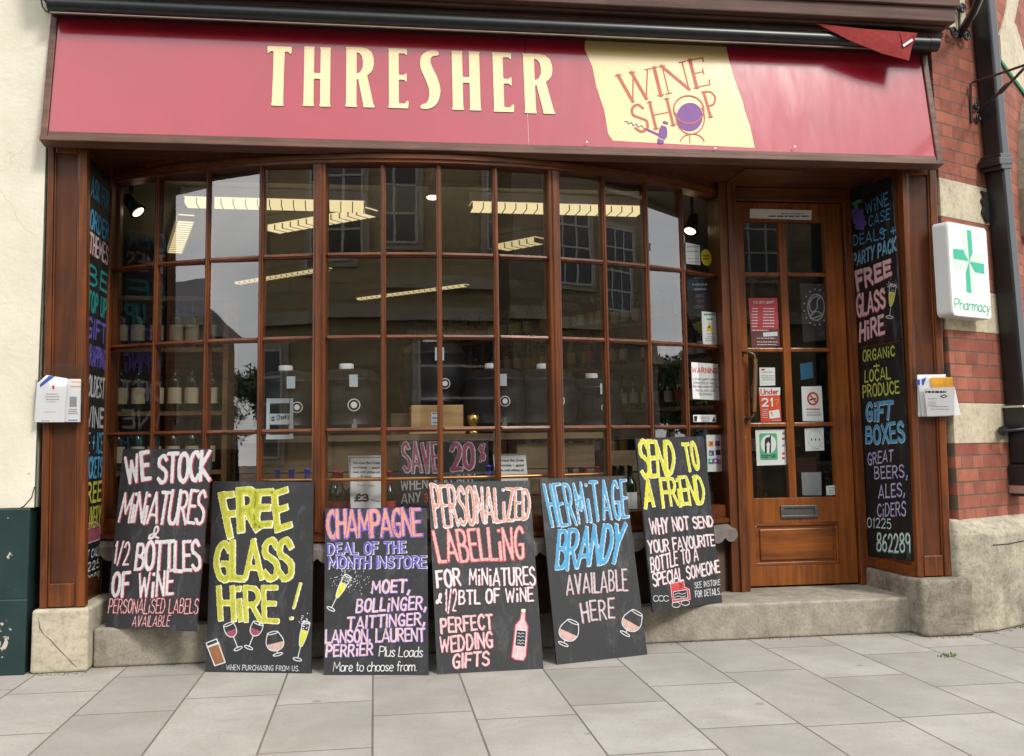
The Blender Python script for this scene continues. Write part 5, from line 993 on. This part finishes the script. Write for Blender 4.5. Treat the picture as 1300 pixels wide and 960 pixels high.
def mk(m,p):
    quad(m,p,[(612,780),(772,780),(770,838),(620,842)],PA,.0005,z3); letters(m,p,"Under",(624,836),(760,832),(622,792),.17,IR,z3,.18,False,.0010)
    letters(m,p,"21",(632,98),(720,95),(630,32),.18,PA,z,.3); letters(m,p,"?",(730,96),(758,94),(732,40),.1,IO,z,.2); quad(m,p,[(692,188),(770,178),(762,118),(685,130)],PA,.0008,z); letters(m,p,"1",(698,170),(716,168),(696,138),.3,IR,z,.1,True,.0012); lines(m,p,630,680,(115,130,145,160,175),5,PC,z); lines(m,p,700,775,(196,),5,PC,z)
ho=sheet('notice','orange red age check notice reading under 21 on the door glass',DG,[z(630,212),z(785,208),z3(770,780),z3(612,780)],-.008,[plain('orange_red_print',(.74,.075,.022),.6,.05)]+PM[1:],lambda m,p:None,'notice',.002)
mb_=MB(); mk(mb_,Pl(DG.pt(0,0,-.0075),DG.u,DG.v)); mb_.build('printing',PM,ho,ho.location)
def mk(m,p):
    draw(m,p,ell(1016,37,37,44,0,24),.006,IR,.0006,z,sm=False); draw(m,p,[(990,5),(1042,68)],.005,IR,.0010,z); quad(m,p,[(992,40),(1040,30),(1040,42),(992,52)],IK,.0008,z); lines(m,p,968,1070,(110,),12,IR,z,.0); lines(m,p,968,1078,(135,150,160),6,IG,z,.05)
sheet('notice','white no smoking notice with red ring on the door glass',DG,[z(945,205),z(1100,208),z3(1085,770),z3(934,772)],-.008,PM,mk,'notice',.002)
sheet('paper_sheet','plain blue paper behind the door glass above the no smoking notice',DG,[z3(942,722),z3(1036,705),z3(1028,585),z3(935,600)],-.03,[plain('blue_paper',(.01,.13,.26),.7)],None,'paper',.002)
def mk(m,p):
    a=[p.hit(*z(x,y)) for x,y in ((618,498),(746,495))]; q=[p.hit(*z(x,y)) for x,y in ((620,498),(748,494),(746,296),(616,298))]
    p.polyf(m,rrect(min(x for x,y in q),min(y for x,y in q),max(x for x,y in q),max(y for x,y in q),.012),.0005,IGN)
    fill(m,p,ell(683,378,58,70)[:-1],PA,.0008,z,False); fill(m,p,[(655,445),(655,345),(668,328),(690,325),(694,310),(702,310),(702,445),(688,445),(688,372),(670,372),(670,445)],IK,.0011,z,False)
    fill(m,p,[(664,385),(681,358),(698,385),(690,385),(690,440),(672,440),(672,385)],PA,.0014,z,False)
    letters(m,p,"top-up",(628,482),(740,476),(628,448),.13,IK,z,.16,False,.0011)
    for x,y,c in ((785,290,IG),(785,330,IR),(785,380,IG),(785,440,IR),(785,475,IR)): quad(m,p,[(x,y),(x+20,y-1),(x+20,y+16),(x,y+17)],c,.0006,z)
sheet('notice','white mobile top-up notice with green square and black arrow sign on the door',DG,[z(600,540),z(822,532),z(808,266),z(588,272)],-.008,PM,mk,'notice',.002)
def mk(m,p):
    for a in range(0,360,15):
        x,y=1035+58*math.cos(math.radians(a)),340+62*math.sin(math.radians(a)); quad(m,p,[(x-3,y-3),(x+3,y-3),(x+3,y+3),(x-3,y+3)],IG,.0006,z)
    for x in (1006,1035,1064): quad(m,p,[(x-4,335),(x+4,335),(x+4,352),(x-4,352)],IK,.0006,z)
    lines(m,p,1010,1065,(410,),6,IG,z)
sheet('notice','white square card with a dotted clock ring on the door',DG,[z(966,430),z(1106,425),z(1100,255),z(958,260)],-.008,PM,mk,'notice',.002)
def mk(m,p): lines(m,p,1128,1182,(702,722,740),8,IGN,z)
sheet('sticker','tiny pale green sticker in the bottom corner of the door glass',DG,[z(1122,762),z(1190,758),z(1186,685),z(1118,692)],-.004,PM,mk,'sticker',.002)
sheet('paper_sheet','grey paper sheet low behind the right column of the door glass',DG,[z(965,765),z(1110,765),z(1105,590),z(955,592)],-.05,[M['ink_grey']],None,'paper',.002)
sheet('crate','dark red box edge behind the lower door glass',DG,[z(955,590),z(1105,585),z(1100,480),z(955,480)],-.12,[plain('dark_red_box',(.06,.012,.012),.6)],None,'box',.08)
# price cards inside the bow
z=Z(400,410,.2396)
def mk(m,p):
    for q in ([(180,708),(355,708),(355,716),(180,716)],[(180,716),(188,716),(188,960),(186,960)]): quad(m,p,q,IG,.0006,z)
    for k,tx in enumerate(("Various Bin Ends","available - good","reds and whites at","from")): letters(m,p,tx,(200 if k<3 else 240,748+k*24),(342 if k<3 else 296,748+k*24),(200 if k<3 else 240,735+k*24),.16,IK,z,.16,False,.0006,9)
    letters(m,p,"From only:",(225,866),(320,868),(225,852),.13,IG,z,.16,False,.0006,9); letters(m,p,"£3",(208,948),(284,948),(208,905),.22,IK,z,.16,True,.0006,18); letters(m,p,".99",(290,946),(318,946),(290,934),.12,IK,z,.16,True,.0006,9); lines(m,p,318,345,(942,),6,IG,z,0)
PW=Pl(aty(465,610,.12),(1,0,0),(0,0,1))
sheet('price_card','tall white price card showing three pounds among the wine bottles',PW,[z(190,985),z(360,985),z(355,703),z(176,705)],0,PM,mk,'price card',.002)
def mk(m,p):
    for q in ([(945,696),(1115,694),(1116,701),(945,703)],): quad(m,p,q,IG,.0006,z)
    for k,tx in enumerate(("Various Bin Ends","available - good","reds and whites at","prices")): letters(m,p,tx,(965 if k<3 else 1010,735+k*26),(1106 if k<3 else 1066,733+k*26),(964 if k<3 else 1010,722+k*26),.16,IK,z,.16,False,.0006,9)
sheet('price_card','white price card leaning behind the board about personalized labelling',PW,[z(965,900),z(1135,900),z(1115,693),z(942,695)],0,PM,mk,'price card',.002)
z=Z(130,400,.21875); PWx=Pl(aty(355,530,.30),(1,0,0),(0,0,1))
CH=[[(950,722),(1108,722),(1108,484),(950,484)]]
t=thing('price_card','pale blue cut-out card with handwritten script and two windows behind the glass','price card',PWx.w(*z(1030,722)))
m=MB()
for q in ([(950,722),(1108,722),(1108,694),(950,694)],[(950,694),(972,694),(972,484),(950,484)],[(1086,694),(1108,694),(1108,484),(1086,484)],[(972,512),(1086,512),(1086,484),(972,484)],[(972,636),(1086,636),(1086,572),(972,572)]):
    a=[PWx.hit(*z(*p)) for p in q]; PWx.rect(m,a[0][0],a[0][1],a[2][0],a[2][1],0,0,.003)
m.build('card',M['paper_cool'],t)
m=MB(); letters(m,Pl(PWx.pt(0,0,.0003),PWx.u,PWx.v),"Cheeky",(1010,612),(1086,600),(1010,580),.1,0,z,.1,False); lines(m,PWx,980,1000,(590,605),10,0,z,0,.0006); m.build('handwriting',[M['ink']]*14,t)
# ================================================================== INTERIOR DISPLAY
mb=MB(); mb.poly([(.52,.62,.60),(1.2,.22,.60),(2.2,.06,.60),(3.2,.22,.60),(3.95,.60,.60),(3.9,1.2,.60),(.5,1.2,.60)],V((0,0,.03))); o=mb.build('display_bed',M['shelf_wood'],None,(2.2,.6,.6)); tag(o,'wooden display bed inside the bow window','display bed')
mb=MB(); mb.box((1.18,.42,1.105),(3.25,1.05,1.14)); mb.box((1.2,.9,.64),(1.26,1.0,1.104)); mb.box((3.16,.9,.64),(3.22,1.0,1.104)); o=mb.build('barrel_shelf',M['crate'],None,(2.2,.7,.64)); tag(o,'rough wooden shelf carrying the black kegs behind the window','shelf')
def crate(x,y,z0,w,d,h,label):
    t=thing('wine_crate',label,'crate',(x,y,z0),'aged wooden crates under the keg shelf'); m=MB(); n=3
    for k in range(n): m.box((x-w/2,y,z0+h*k/n+.003),(x+w/2,y+.015,z0+h*(k+1)/n-.003)); m.box((x-w/2,y+.016,z0+h*k/n+.003),(x-w/2+.015,y+d,z0+h*(k+1)/n-.003)); m.box((x+w/2-.015,y+.016,z0+h*k/n+.003),(x+w/2,y+d,z0+h*(k+1)/n-.003))
    m.build('slat_wall',M['crate'],t,bevel=.002); m=MB(); m.box((x-w/2+.016,y+.016,z0+.003),(x+w/2-.016,y+d,z0+.02)); m.build('crate_floor',M['crate'],t)
for x,y,w,l in ((1.38,.52,.46,'aged wooden crate left of the price card under the kegs'),(1.86,.46,.44,'aged wooden crate behind the three pound price card'),(2.95,.46,.46,'aged wooden crate under the rightmost kegs'),(3.5,.62,.40,'aged wooden crate right of the keg shelf')): crate(x,y,.632,w,.35,.45 if x<3.3 else .40,l)
def keg(x,y,z0,s,label):
    t=thing('keg',label,'keg',(x,y,z0),'black beer kegs in the window'); m=MB()
    pr=[(.0,0),(.155,0),(.165,.012),(.172,.05),(.180,.052),(.180,.066),(.176,.07),(.188,.14),(.19,.19),(.188,.24),(.176,.31),(.180,.314),(.180,.328),(.172,.332),(.158,.365),(.12,.385),(.05,.392),(0,.392)]
    m.lathe((x,y,z0),[(r*s,h*s) for r,h in pr],0,28); m.build('barrel',M['keg'],t)
    m=MB(); m.lathe((x-.02,y-.05*s,z0+.385*s),[(.042*s,0),(.042*s,.03*s),(.036*s,.034*s),(0,.034*s)],0,16); m.build('cap',M['paper'],t)
    f=Pl((x,y-.193*s,z0),(1,0,0),(0,0,1)); m=MB(); 
    kb,xb,zbk=R.uniform(.6,.95),R.uniform(.02,.06),R.uniform(.15,.19)
    for r,d,mi in ((.040*kb,.0,0),(.034*kb,.002,1),(.020*kb,.003,0)): m.poly([f.pt(xb+r*s*math.cos(a),zbk*s+r*s*math.sin(a),d-.001) for a in np.linspace(0,6.283,21)[:-1]],f.n*.0012,mi)
    m.build('badge',[M['paper'],M['ink']],t)
    m=MB(); f.rect(m,.0,.275*s,.048*s,.345*s,.014,0,.002); m.build('tag',M['paper_cool'],t)
    m=MB(); m.lathe((x+.03,y-.175*s,z0+.05*s),[(.012,0),(.012,.05),(.016,.052),(.016,.06)],0,10,V((0,-1,0))); m.tube([(x+.03,y-.22*s,z0+.055*s),(x+.03,y-.22*s,z0+.09*s)],.008,0,8); m.build('tap',M['bottle_clear'],t)
zk=1.141
for x,y,z0,s,l in ((1.40,.80,zk,1.0,'black keg at the far left of the window shelf'),(1.76,.68,zk,1.0,'black keg with round white badge left of the pine box'),(2.62,.68,zk,1.0,'black keg with white badge right of the pine box'),(2.94,.72,zk,1.0,'black keg behind the thick right mullion'),(3.27,.86,zk-.03,.95,'black keg right of the thick right mullion')): keg(x,y,z0,s,l)
st=MB(); st.box((2.0,.72,1.141),(2.5,1.04,1.27)); o=st.build('keg_stand',M['crate'],None,(2.25,.85,1.141)); tag(o,'wooden stand lifting the tallest keg behind the pine box','stand')
keg(2.26,.86,1.271,1.12,'tallest black keg raised behind the pine box')
pbx=thing('pine_box','pale pine wine box with a small label standing on the keg shelf','box',(2.26,.5,1.141))
PB_=Pl(aty(550,545,.44),(1,0,0),(0,0,1)); q=[PB_.hit(*z_) for z_ in ((522,552),(589,552),(588,514),(522,516))]
a0,b0=q[0]; a1,b1=q[2]; bz=1.141-PB_.o.z
m=MB(); PB_.rect(m,a0,bz,a1,b1,0,0,.26); m.build('box_body',M['pine'],pbx,bevel=.003); m=MB(); PB_.rect(m,a0-.012,bz,a1+.012,bz+.018,.012,0,.011); m.build('base_lip',M['pine'],pbx,bevel=.002)
m=MB(); x,y=PB_.hit(553,532); PB_.rect(m,x-.025,y-.035,x+.03,y+.04,.001,0,.0008); lines(m,PB_,549,558,(524,530,536),1.5,1,None,.1,.0014); m.build('box_label',[M['paper_cool'],M['ink']],pbx)
m=MB(); g=aty(601,545,.46); m.lathe((g.x,.46,1.141),[(.03,0),(.03,.012),(.012,.03),(.03,.06),(.036,.10),(.0,.12)],0,14); o=m.build('brass_bell',M['brass'],None,(g.x,.46,1.141)); tag(o,'small brass ornament beside the pine box','ornament')
# brass rail
m=MB(); pts=[]
for i in range(4,10):
    n=(N[i]-BC).normalized(); p=N[i]-n*.06; pts.append((p.x,p.y,.905))
n=(N[3]-BC).normalized(); p=N[3]-n*.06; pts=[(p.x,p.y,.905)]+pts; m.tube(pts,.010,0,8); o=m.build('copper_rail',M['copper'],None,(2.2,.0,.905)); tag(o,'thin copper rail running across inside the bow window','rail')
# bottles
def bottle(label,glassm,labm,capm,group,h=.30,r=.037,style=0):
    t=thing('wine_bottle',label,'bottle',(0,0,0),group); t['group']=group
    if style==0: pr=[(0,0),(r*.96,0),(r,.006),(r,h*.60),(r*.9,h*.66),(r*.45,h*.74),(r*.38,h*.80),(r*.38,h*.97),(r*.42,h*.975),(r*.42,h),(0,h)]
    else: pr=[(0,0),(r*.96,0),(r,.006),(r,h*.48),(r*.8,h*.60),(r*.5,h*.72),(r*.36,h*.84),(r*.36,h*.98),(r*.4,h),(0,h)]
    m=MB(); m.lathe((0,0,0),pr,0,14); o=m.build('bottle_glass',glassm,t); m=MB(); m.lathe((0,0,0),[(r*1.012,h*.16),(r*1.012,h*.48)],0,14); o=m.build('label',labm,t); m=MB(); m.lathe((0,0,0),[(r*.40,h*.80),(r*.40,h*.97),(r*.45,h*.972),(r*.45,h*1.003),(0,h*1.003)],0,12); m.build('capsule',capm,t); return t
SH='bottles on the shelves inside the shop'
protos=[bottle('green bottle with a cream label on the angled shop shelving','x','x','x',SH) if False else None]
kinds=[('dark green bottle with a cream label on the angled shelving inside the shop','bottle_green','lab_cream','cap_red',0),('dark bottle with a white label on the angled shelving inside the shop','bottle_green','lab_white','cap_black',0),('pale spirit bottle on the angled shelving inside the shop','bottle_clear','lab_yel','cap_gold',1),('brown bottle with a yellow label on the angled shelving inside the shop','bottle_brown','lab_yel','cap_gold',1),('dark bottle with a red label on the angled shelving inside the shop','bottle_green','lab_red','cap_black',0)]
kinds=[list(k) for k in kinds]
pro=[bottle(k[0],M[k[1]],M[k[2]],M[k[3]],SH,R.uniform(.28,.31),.037,k[4]) for k in kinds]; used=[False]*5
def place(k,p):
    if not used[k]: pro[k].location=V(p); used[k]=True; return pro[k]
    return dup(pro[k],p)
# angled shelving
A0=V((4.95,1.9,0)); A1=V((2.55,4.9,0)); du=(A1-A0).normalized(); Ln=(A1-A0).length; dn=V((du.y,-du.x,0)); 
if dn.y>0: dn=-dn
def ob(m,a,b,c,d,e,f): m.obox(A0,du,V((0,0,1)),dn,(a,c,e),(b,d,f))
sh=thing('shop_shelving','long dark wooden shelving of bottles angled across the shop','shelving',(A0+A1)/2)
m=MB(); ob(m,0,Ln,.15,2.3,-.02,0); m.build('back_panel',M['shop_wall'],sh)
SZ=[.55,.95,1.35,1.72,2.05]
for zz_ in SZ: m=MB(); ob(m,0,Ln,zz_-.03,zz_,.001,.30); m.build('shelf',M['shelf_wood'],sh)
for k in range(5): m=MB(); a=(Ln-.04)*k/4; ob(m,a,a+.04,.15,2.3,.301,.32); m.build('upright',M['shelf_wood'],sh)
for zz_ in SZ:
    s=.09
    while s<Ln-.06:
        if R.random()<.9: k=R.choice([0,0,1,2,3,4,1]); p=A0+du*s+dn*R.uniform(.14,.22); place(k,(p.x,p.y,zz_))
        s+=R.uniform(.095,.13)
# left wooden unit with cream-labelled bottles
ul=thing('display_unit','tall brown wooden display unit behind the left end of the window','display unit',(.7,1.0,.15))
m=MB(); m.box((.05,1.12,.63),(1.05,1.15,2.0)); m.box((.03,.84,.15),(.33,1.119,2.0)); m.box((1.0,.86,.15),(1.03,1.119,2.0)); m.build('carcase',M['shelf_wood'],ul)
for zz_ in (.95,1.30,1.68,1.99): m=MB(); m.box((.331,.86,zz_-.025),(.999,1.118,zz_)); m.build('shelf',M['shelf_wood'],ul)
GB='cream labelled bottles in the left display unit'
pb2=bottle('dark bottle with a broad cream label in the left display unit',M['bottle_green'],M['lab_cream'],M['cap_black'],GB,.30,.04); first=True
for zz_ in (.95,1.30,1.68):
    for k in range(6):
        p=(.39+k*.105+R.uniform(-.008,.008),.95,zz_)
        if first: pb2.location=V(p); first=False
        else: dup(pb2,p)
# bottles on the window bed
GW='red capsule wine bottles on the window bed'
pr_=bottle('dark wine bottle with a red capsule standing on the window bed',M['bottle_green'],M['lab_red'],M['cap_red'],GW,.31,.038); first=True
for px,y in ((432,.30),(448,.32),(494,.26),(520,.5),(425,.42),(758,.4),(742,.42)):
    p=aty(px,600,y); p=V((p.x,y,.631))
    if first: pr_.location=p; first=False
    else: dup(pr_,p)
GU='blue capsule bottles on the window bed'
pu=bottle('dark wine bottle with a blue capsule standing on the window bed',M['bottle_green'],M['lab_white'],M['cap_blue'],GU,.33,.038); first=True
for px,y in ((390,.32),(370,.34),(620,.30),(352,.36),(664,.24)):
    p=aty(px,600,y); p=V((p.x,y,.631))
    if first: pu.location=p; first=False
    else: dup(pu,p)
GX='white labelled bottles right of the thick mullion'
px_=bottle('dark bottle with a white label on the window bed right of the thick mullion',M['bottle_green'],M['lab_white'],M['cap_black'],GX,.31,.038); first=True
for px,y in ((724,.36),(738,.37),(790,.6),(780,.62),(800,.62)):
    p=aty(px,600,y); p=V((p.x,y,.631))
    if first: px_.location=p; first=False
    else: dup(px_,p)
# counter with boxes seen through the door
ct=thing('counter','dark shop counter seen through the door glass','counter',(4.6,2.4,.15)); m=MB(); m.box((4.1,2.3,.15),(5.6,2.9,.86)); m.build('carcase',M['shelf_wood'],ct); m=MB(); m.box((4.05,2.25,.861),(5.65,2.95,.90)); m.build('worktop',M['ink_grey'],ct)
for i,(x,w,h,mm,l) in enumerate(((4.35,.22,.25,'paper','white carton on the shop counter'),(4.75,.3,.18,'lab_yel','yellow carton on the shop counter'),(5.2,.25,.3,'cap_blue','blue carton on the shop counter'))):
    m=MB(); m.box((x-w/2,2.4,.901),(x+w/2,2.6,.901+h)); m.box((x-w/2+.005,2.398,.901+h*.4),(x+w/2-.005,2.3995,.901+h*.6),1); o=m.build('carton',[M[mm],M['ink_grey']],None,(x,2.5,.901),bevel=.004); tag(o,l,'carton')
# ceiling lights
def strip_light(label,p,q,w=.16,mat='tube'):
    p,q=V(p),V(q); u=(q-p).normalized(); s=u.cross(V((0,0,1))); t=thing('strip_light',label,'ceiling light',(p+q)/2,'fluorescent strip lights on the shop ceiling'); L=(q-p).length
    m=MB(); m.obox(p,u,V((0,0,1)),s,(0,-.012,-w/2),(L,.05,w/2)); m.build('housing',M['louvre'],t)
    m=MB(); dd=.055 if w>.1 else .032; m.obox(p,u,V((0,0,1)),s,(.02,-dd,-w/2+.01),(L-.02,-.0125,w/2-.01)); m.build('diffuser',M[mat],t)
    m=MB(); n=int(L/.075)
    for k in range(n+1): m.obox(p,u,V((0,0,1)),s,(.02+(L-.04)*k/n-.003,-dd-.004,-w/2),(.02+(L-.04)*k/n+.003,-.02,w/2))
    m.build('louvre',M['louvre'],t)
zl_=ZC-.055
def LP2(px,py): p=atz(px,py,zl_-.03); return (p.x,p.y,zl_)
a,b=LP2(232,256),LP2(466,262); strip_light('louvred strip light across the left bay of the window',a,b)
a,b=LP2(594,262),LP2(815,268); strip_light('louvred strip light across the middle of the window',a,b)
a,b=LP2(345,291),LP2(475,268); strip_light('louvred strip light angled away behind the left bay',a,b,.14)
a,b=LP2(454,381),LP2(595,363); strip_light('long distant strip light low behind the middle bay',a,b,.09,'tube_dim')
a,b=LP2(300,361),LP2(420,342); strip_light('distant strip light behind the left bay',a,b,.09,'tube_dim')
a,b=LP2(636,314),LP2(688,304); strip_light('short strip light left of the thick right mullion',a,b,.14,'tube_dim')
a,b=LP2(222,318),LP2(237,275); strip_light('strip light pointing away behind the second pane column',a,b,.12)
def spot(label,px,py,y,aim,lit=True,mat='black_metal'):
    p=aty(px,py,y); t=thing('spot_lamp',label,'spotlight',(p.x,p.y,ZC)); m=MB(); m.tube([(p.x,p.y,ZC),(p.x,p.y,p.z+.06)],.012,0,8); m.box((p.x-.05,p.y-.02,ZC-.025),(p.x+.05,p.y+.02,ZC-.001)); m.build('bracket',M[mat],t)
    ax=V(aim).normalized(); m=MB(); m.lathe(p-ax*.06,[(.022,0),(.034,.02),(.036,.09),(.052,.13),(.052,.135)],0,16,ax); m.build('lamp_housing',M[mat],t); m=MB(); m.lathe(p-ax*.06,[(.045,.128),(.03,.142),(0,.146)],0,14,ax); m.build('bulb',M['bulb'],t)
spot('black spot lamp at the top left corner of the window',166,258,.95,(.62,-.12,-.75)); spot('silver spot lamp hanging in the middle of the window',549,236,.75,(.0,-.05,-1),True,'steel'); spot('black spot lamp at the top right end of the window',879,282,.95,(-.35,-.3,-.9))
# ================================================================== ACROSS THE STREET (seen mirrored in the glass)
def house(label,x0,x1,y0,y1,h,mat,rows,win,side=1,roof=1.6,rx=0):
    t=thing('stone_house',label,'house',((x0+x1)/2,(y0+y1)/2,0),'stone houses across the street'); m=MB(); m.box((x0,y0,-.1),(x1,y1,h)); m.build('wall',M[mat],t)
    xm=(y0+y1)/2; m=MB(); A=[(x0-.1,y0-.1,h),(x1+.1,y0-.1,h),(x1+.1,y1+.1,h),(x0-.1,y1+.1,h)]; r0=(x0+.2,xm,h+roof); r1=(x1-.2,xm,h+roof); m.add(A+[r0,r1],[(0,1,5,4),(2,3,4,5),(1,2,5),(3,0,4),(3,2,1,0)]); m.build('roof',M['slate'],t)
    f=y1 if side>0 else y0
    for zc in rows:
        m=MB(); m.box((x0-.05,f,zc),(x1+.05,f+.16,zc+.22)); m.build('cornice',M['cornice_stone'],t)
    for wx,wz,ww,wh in win:
        m=MB(); m.box((wx-ww/2-.12,f+.001,wz-.12),(wx+ww/2+.12,f+.05,wz+wh+.14)); fr=m.build('window',M['cornice_stone'],t)
        m=MB(); m.box((wx-ww/2,f+.0505,wz),(wx+ww/2,f+.06,wz+wh)); m.build('pane',M['dark_pane'],fr,t.location)
        m=MB()
        for k in range(4): xx=wx-ww/2+ww*k/3; m.box((xx-.02,f+.0605,wz),(xx+.02,f+.075,wz+wh))
        for k in range(5): zz2=wz+wh*k/4; m.box((wx-ww/2,f+.0755,zz2-.02),(wx+ww/2,f+.085,zz2+.02))
        m.build('sash_bars',M['white_paint'],fr,t.location)
wn=[(x,zq,1.0,1.9) for x in (-5.4,-3.4,-1.4) for zq in (4.3,)]+[(x,.9,1.3,1.9) for x in (-5.2,-2.2)]
house('honey stone house with tall sash windows mirrored in the left bay',-6.9,-.2,-17,-11.2,7.4,'ashlar',(3.3,7.1),wn)
wn=[(x,zq,1.15,2.0) for x in (1.4,3.6,5.8) for zq in (4.5,)]+[(3.6,.7,3.2,2.2)]
house('tall stone house with a shopfront cornice directly across the street',-.15,7.4,-18,-11.6,7.9,'ashlar',(3.2,3.75,7.5),wn,1,1.2)
wn=[(x,zq,1.0,1.8) for x in (9,11.2,13.4,16,18.5) for zq in (4.1,)]
house('brown stone house at the right mirrored across the street',7.45,23.0,-18,-11.0,7.0,'ashlar2',(3.2,6.7),wn)
wn=[(x,zq,.9,1.5) for x in (-23,-20,-16.5) for zq in (1.0,)]
house('low rubble stone house far along the street at left',-26,-13.2,-17,-11.2,4.1,'ashlar2',(3.9,),wn,1,1.7)
sp=thing('stone_spire','pointed stone spire seen mirrored beyond the houses','spire',(-27,-28,0)); m=MB(); m.box((-28.4,-29.4,-.1),(-25.6,-26.6,2.6)); m.add([(-28.4,-29.4,2.6),(-25.6,-29.4,2.6),(-25.6,-26.6,2.6),(-28.4,-26.6,2.6),(-27,-28,6)],[(0,1,4),(1,2,4),(2,3,4),(3,0,4)]); m.build('tower',M['ashlar2'],sp)
def tree(x,y,h,label):
    t=thing('tree',label,'tree',(x,y,-.1)); m=MB(); m.tube([(x,y,-.1),(x+.1,y,h*.3),(x,y+.1,h*.6)],[.22,.16,.08],0,8); m.tube([(x+.1,y,h*.3),(x+h*.15,y+.3,h*.6)],[.1,.04],0,6); m.tube([(x+.1,y,h*.35),(x-h*.15,y-.3,h*.62)],[.1,.04],0,6); m.build('trunk',M['bark'],t)
    m=MB(); cl=[(V((x+R.gauss(0,h*.16),y+R.gauss(0,h*.16),h*R.uniform(.42,.92))),R.uniform(.08,.17)*h) for _ in range(16)]
    for c,r in cl:
        for _ in range(420):
            p=c+V((R.gauss(0,1),R.gauss(0,1),R.gauss(0,.8)))*r*.5; a=V((R.uniform(-1,1),R.uniform(-1,1),R.uniform(-1,1)))*.2; b=V((R.uniform(-1,1),R.uniform(-1,1),R.uniform(-1,1)))*.2; m.add([p,p+a,p+b],[(0,1,2)])
    m.build('crown',M['leaf'],t)
tree(-32,-42,5.5,'broad dark tree far along the street at left'); tree(-27,-40,4.6,'lower dark tree beside the spire'); tree(-38,-46,5.5,'dark tree at the end of the street at left'); tree(30,-14.5,4.2,'loose green tree far along the street at right')
# ================================================================== LIGHT
SUN_EL,SUN_AZ=math.radians(44),math.radians(32)   # from the right, in front of the shop
sd=V((math.sin(SUN_AZ)*math.cos(SUN_EL),-math.cos(SUN_AZ)*math.cos(SUN_EL),math.sin(SUN_EL)))
ld=bpy.data.lights.new('sun','SUN'); ld.energy=1.75; ld.angle=math.radians(11); ld.color=(1,.95,.87); lo=bpy.data.objects.new('sun',ld); COL.objects.link(lo); lo.rotation_euler=sd.to_track_quat('Z','Y').to_euler(); lo.location=(6,-9,9)
w=bpy.data.worlds.new('World'); scene.world=w; w.use_nodes=True; n=w.node_tree; n.nodes.clear()
o=n.nodes.new('ShaderNodeOutputWorld'); bg=n.nodes.new('ShaderNodeBackground'); n.links.new(bg.outputs[0],o.inputs[0]); bg.inputs[1].default_value=.1
sky=n.nodes.new('ShaderNodeTexSky'); sky.sky_type='NISHITA'; sky.sun_disc=False; sky.sun_elevation=SUN_EL; sky.sun_rotation=math.atan2(sd.x,sd.y)
tc=n.nodes.new('ShaderNodeTexCoord'); mp=n.nodes.new('ShaderNodeMapping'); mp.inputs['Scale'].default_value=(1,1,2.2); n.links.new(tc.outputs['Generated'],mp.inputs[0])
cf=noise(n,2.1,mp.outputs[0],8,.62,.4); cc=ramp(n,cf,[(.30,(12,12.5,13.3)),(.52,(18,18.1,18.3)),(.70,(25,24.7,24))])
n.links.new(mix(n,.86,sky.outputs[0],cc),bg.inputs[0])
scene.view_settings.view_transform='Standard'; scene.view_settings.look='None'; scene.view_settings.exposure=0.43; scene.view_settings.gamma=1; scene.view_settings.use_curve_mapping=False
scene.cycles.use_denoising=True; scene.cycles.max_bounces=10; scene.cycles.transparent_max_bounces=16; scene.cycles.glossy_bounces=5; scene.cycles.diffuse_bounces=4; scene.cycles.caustics_reflective=False; scene.cycles.caustics_refractive=False; scene.cycles.sample_clamp_indirect=6
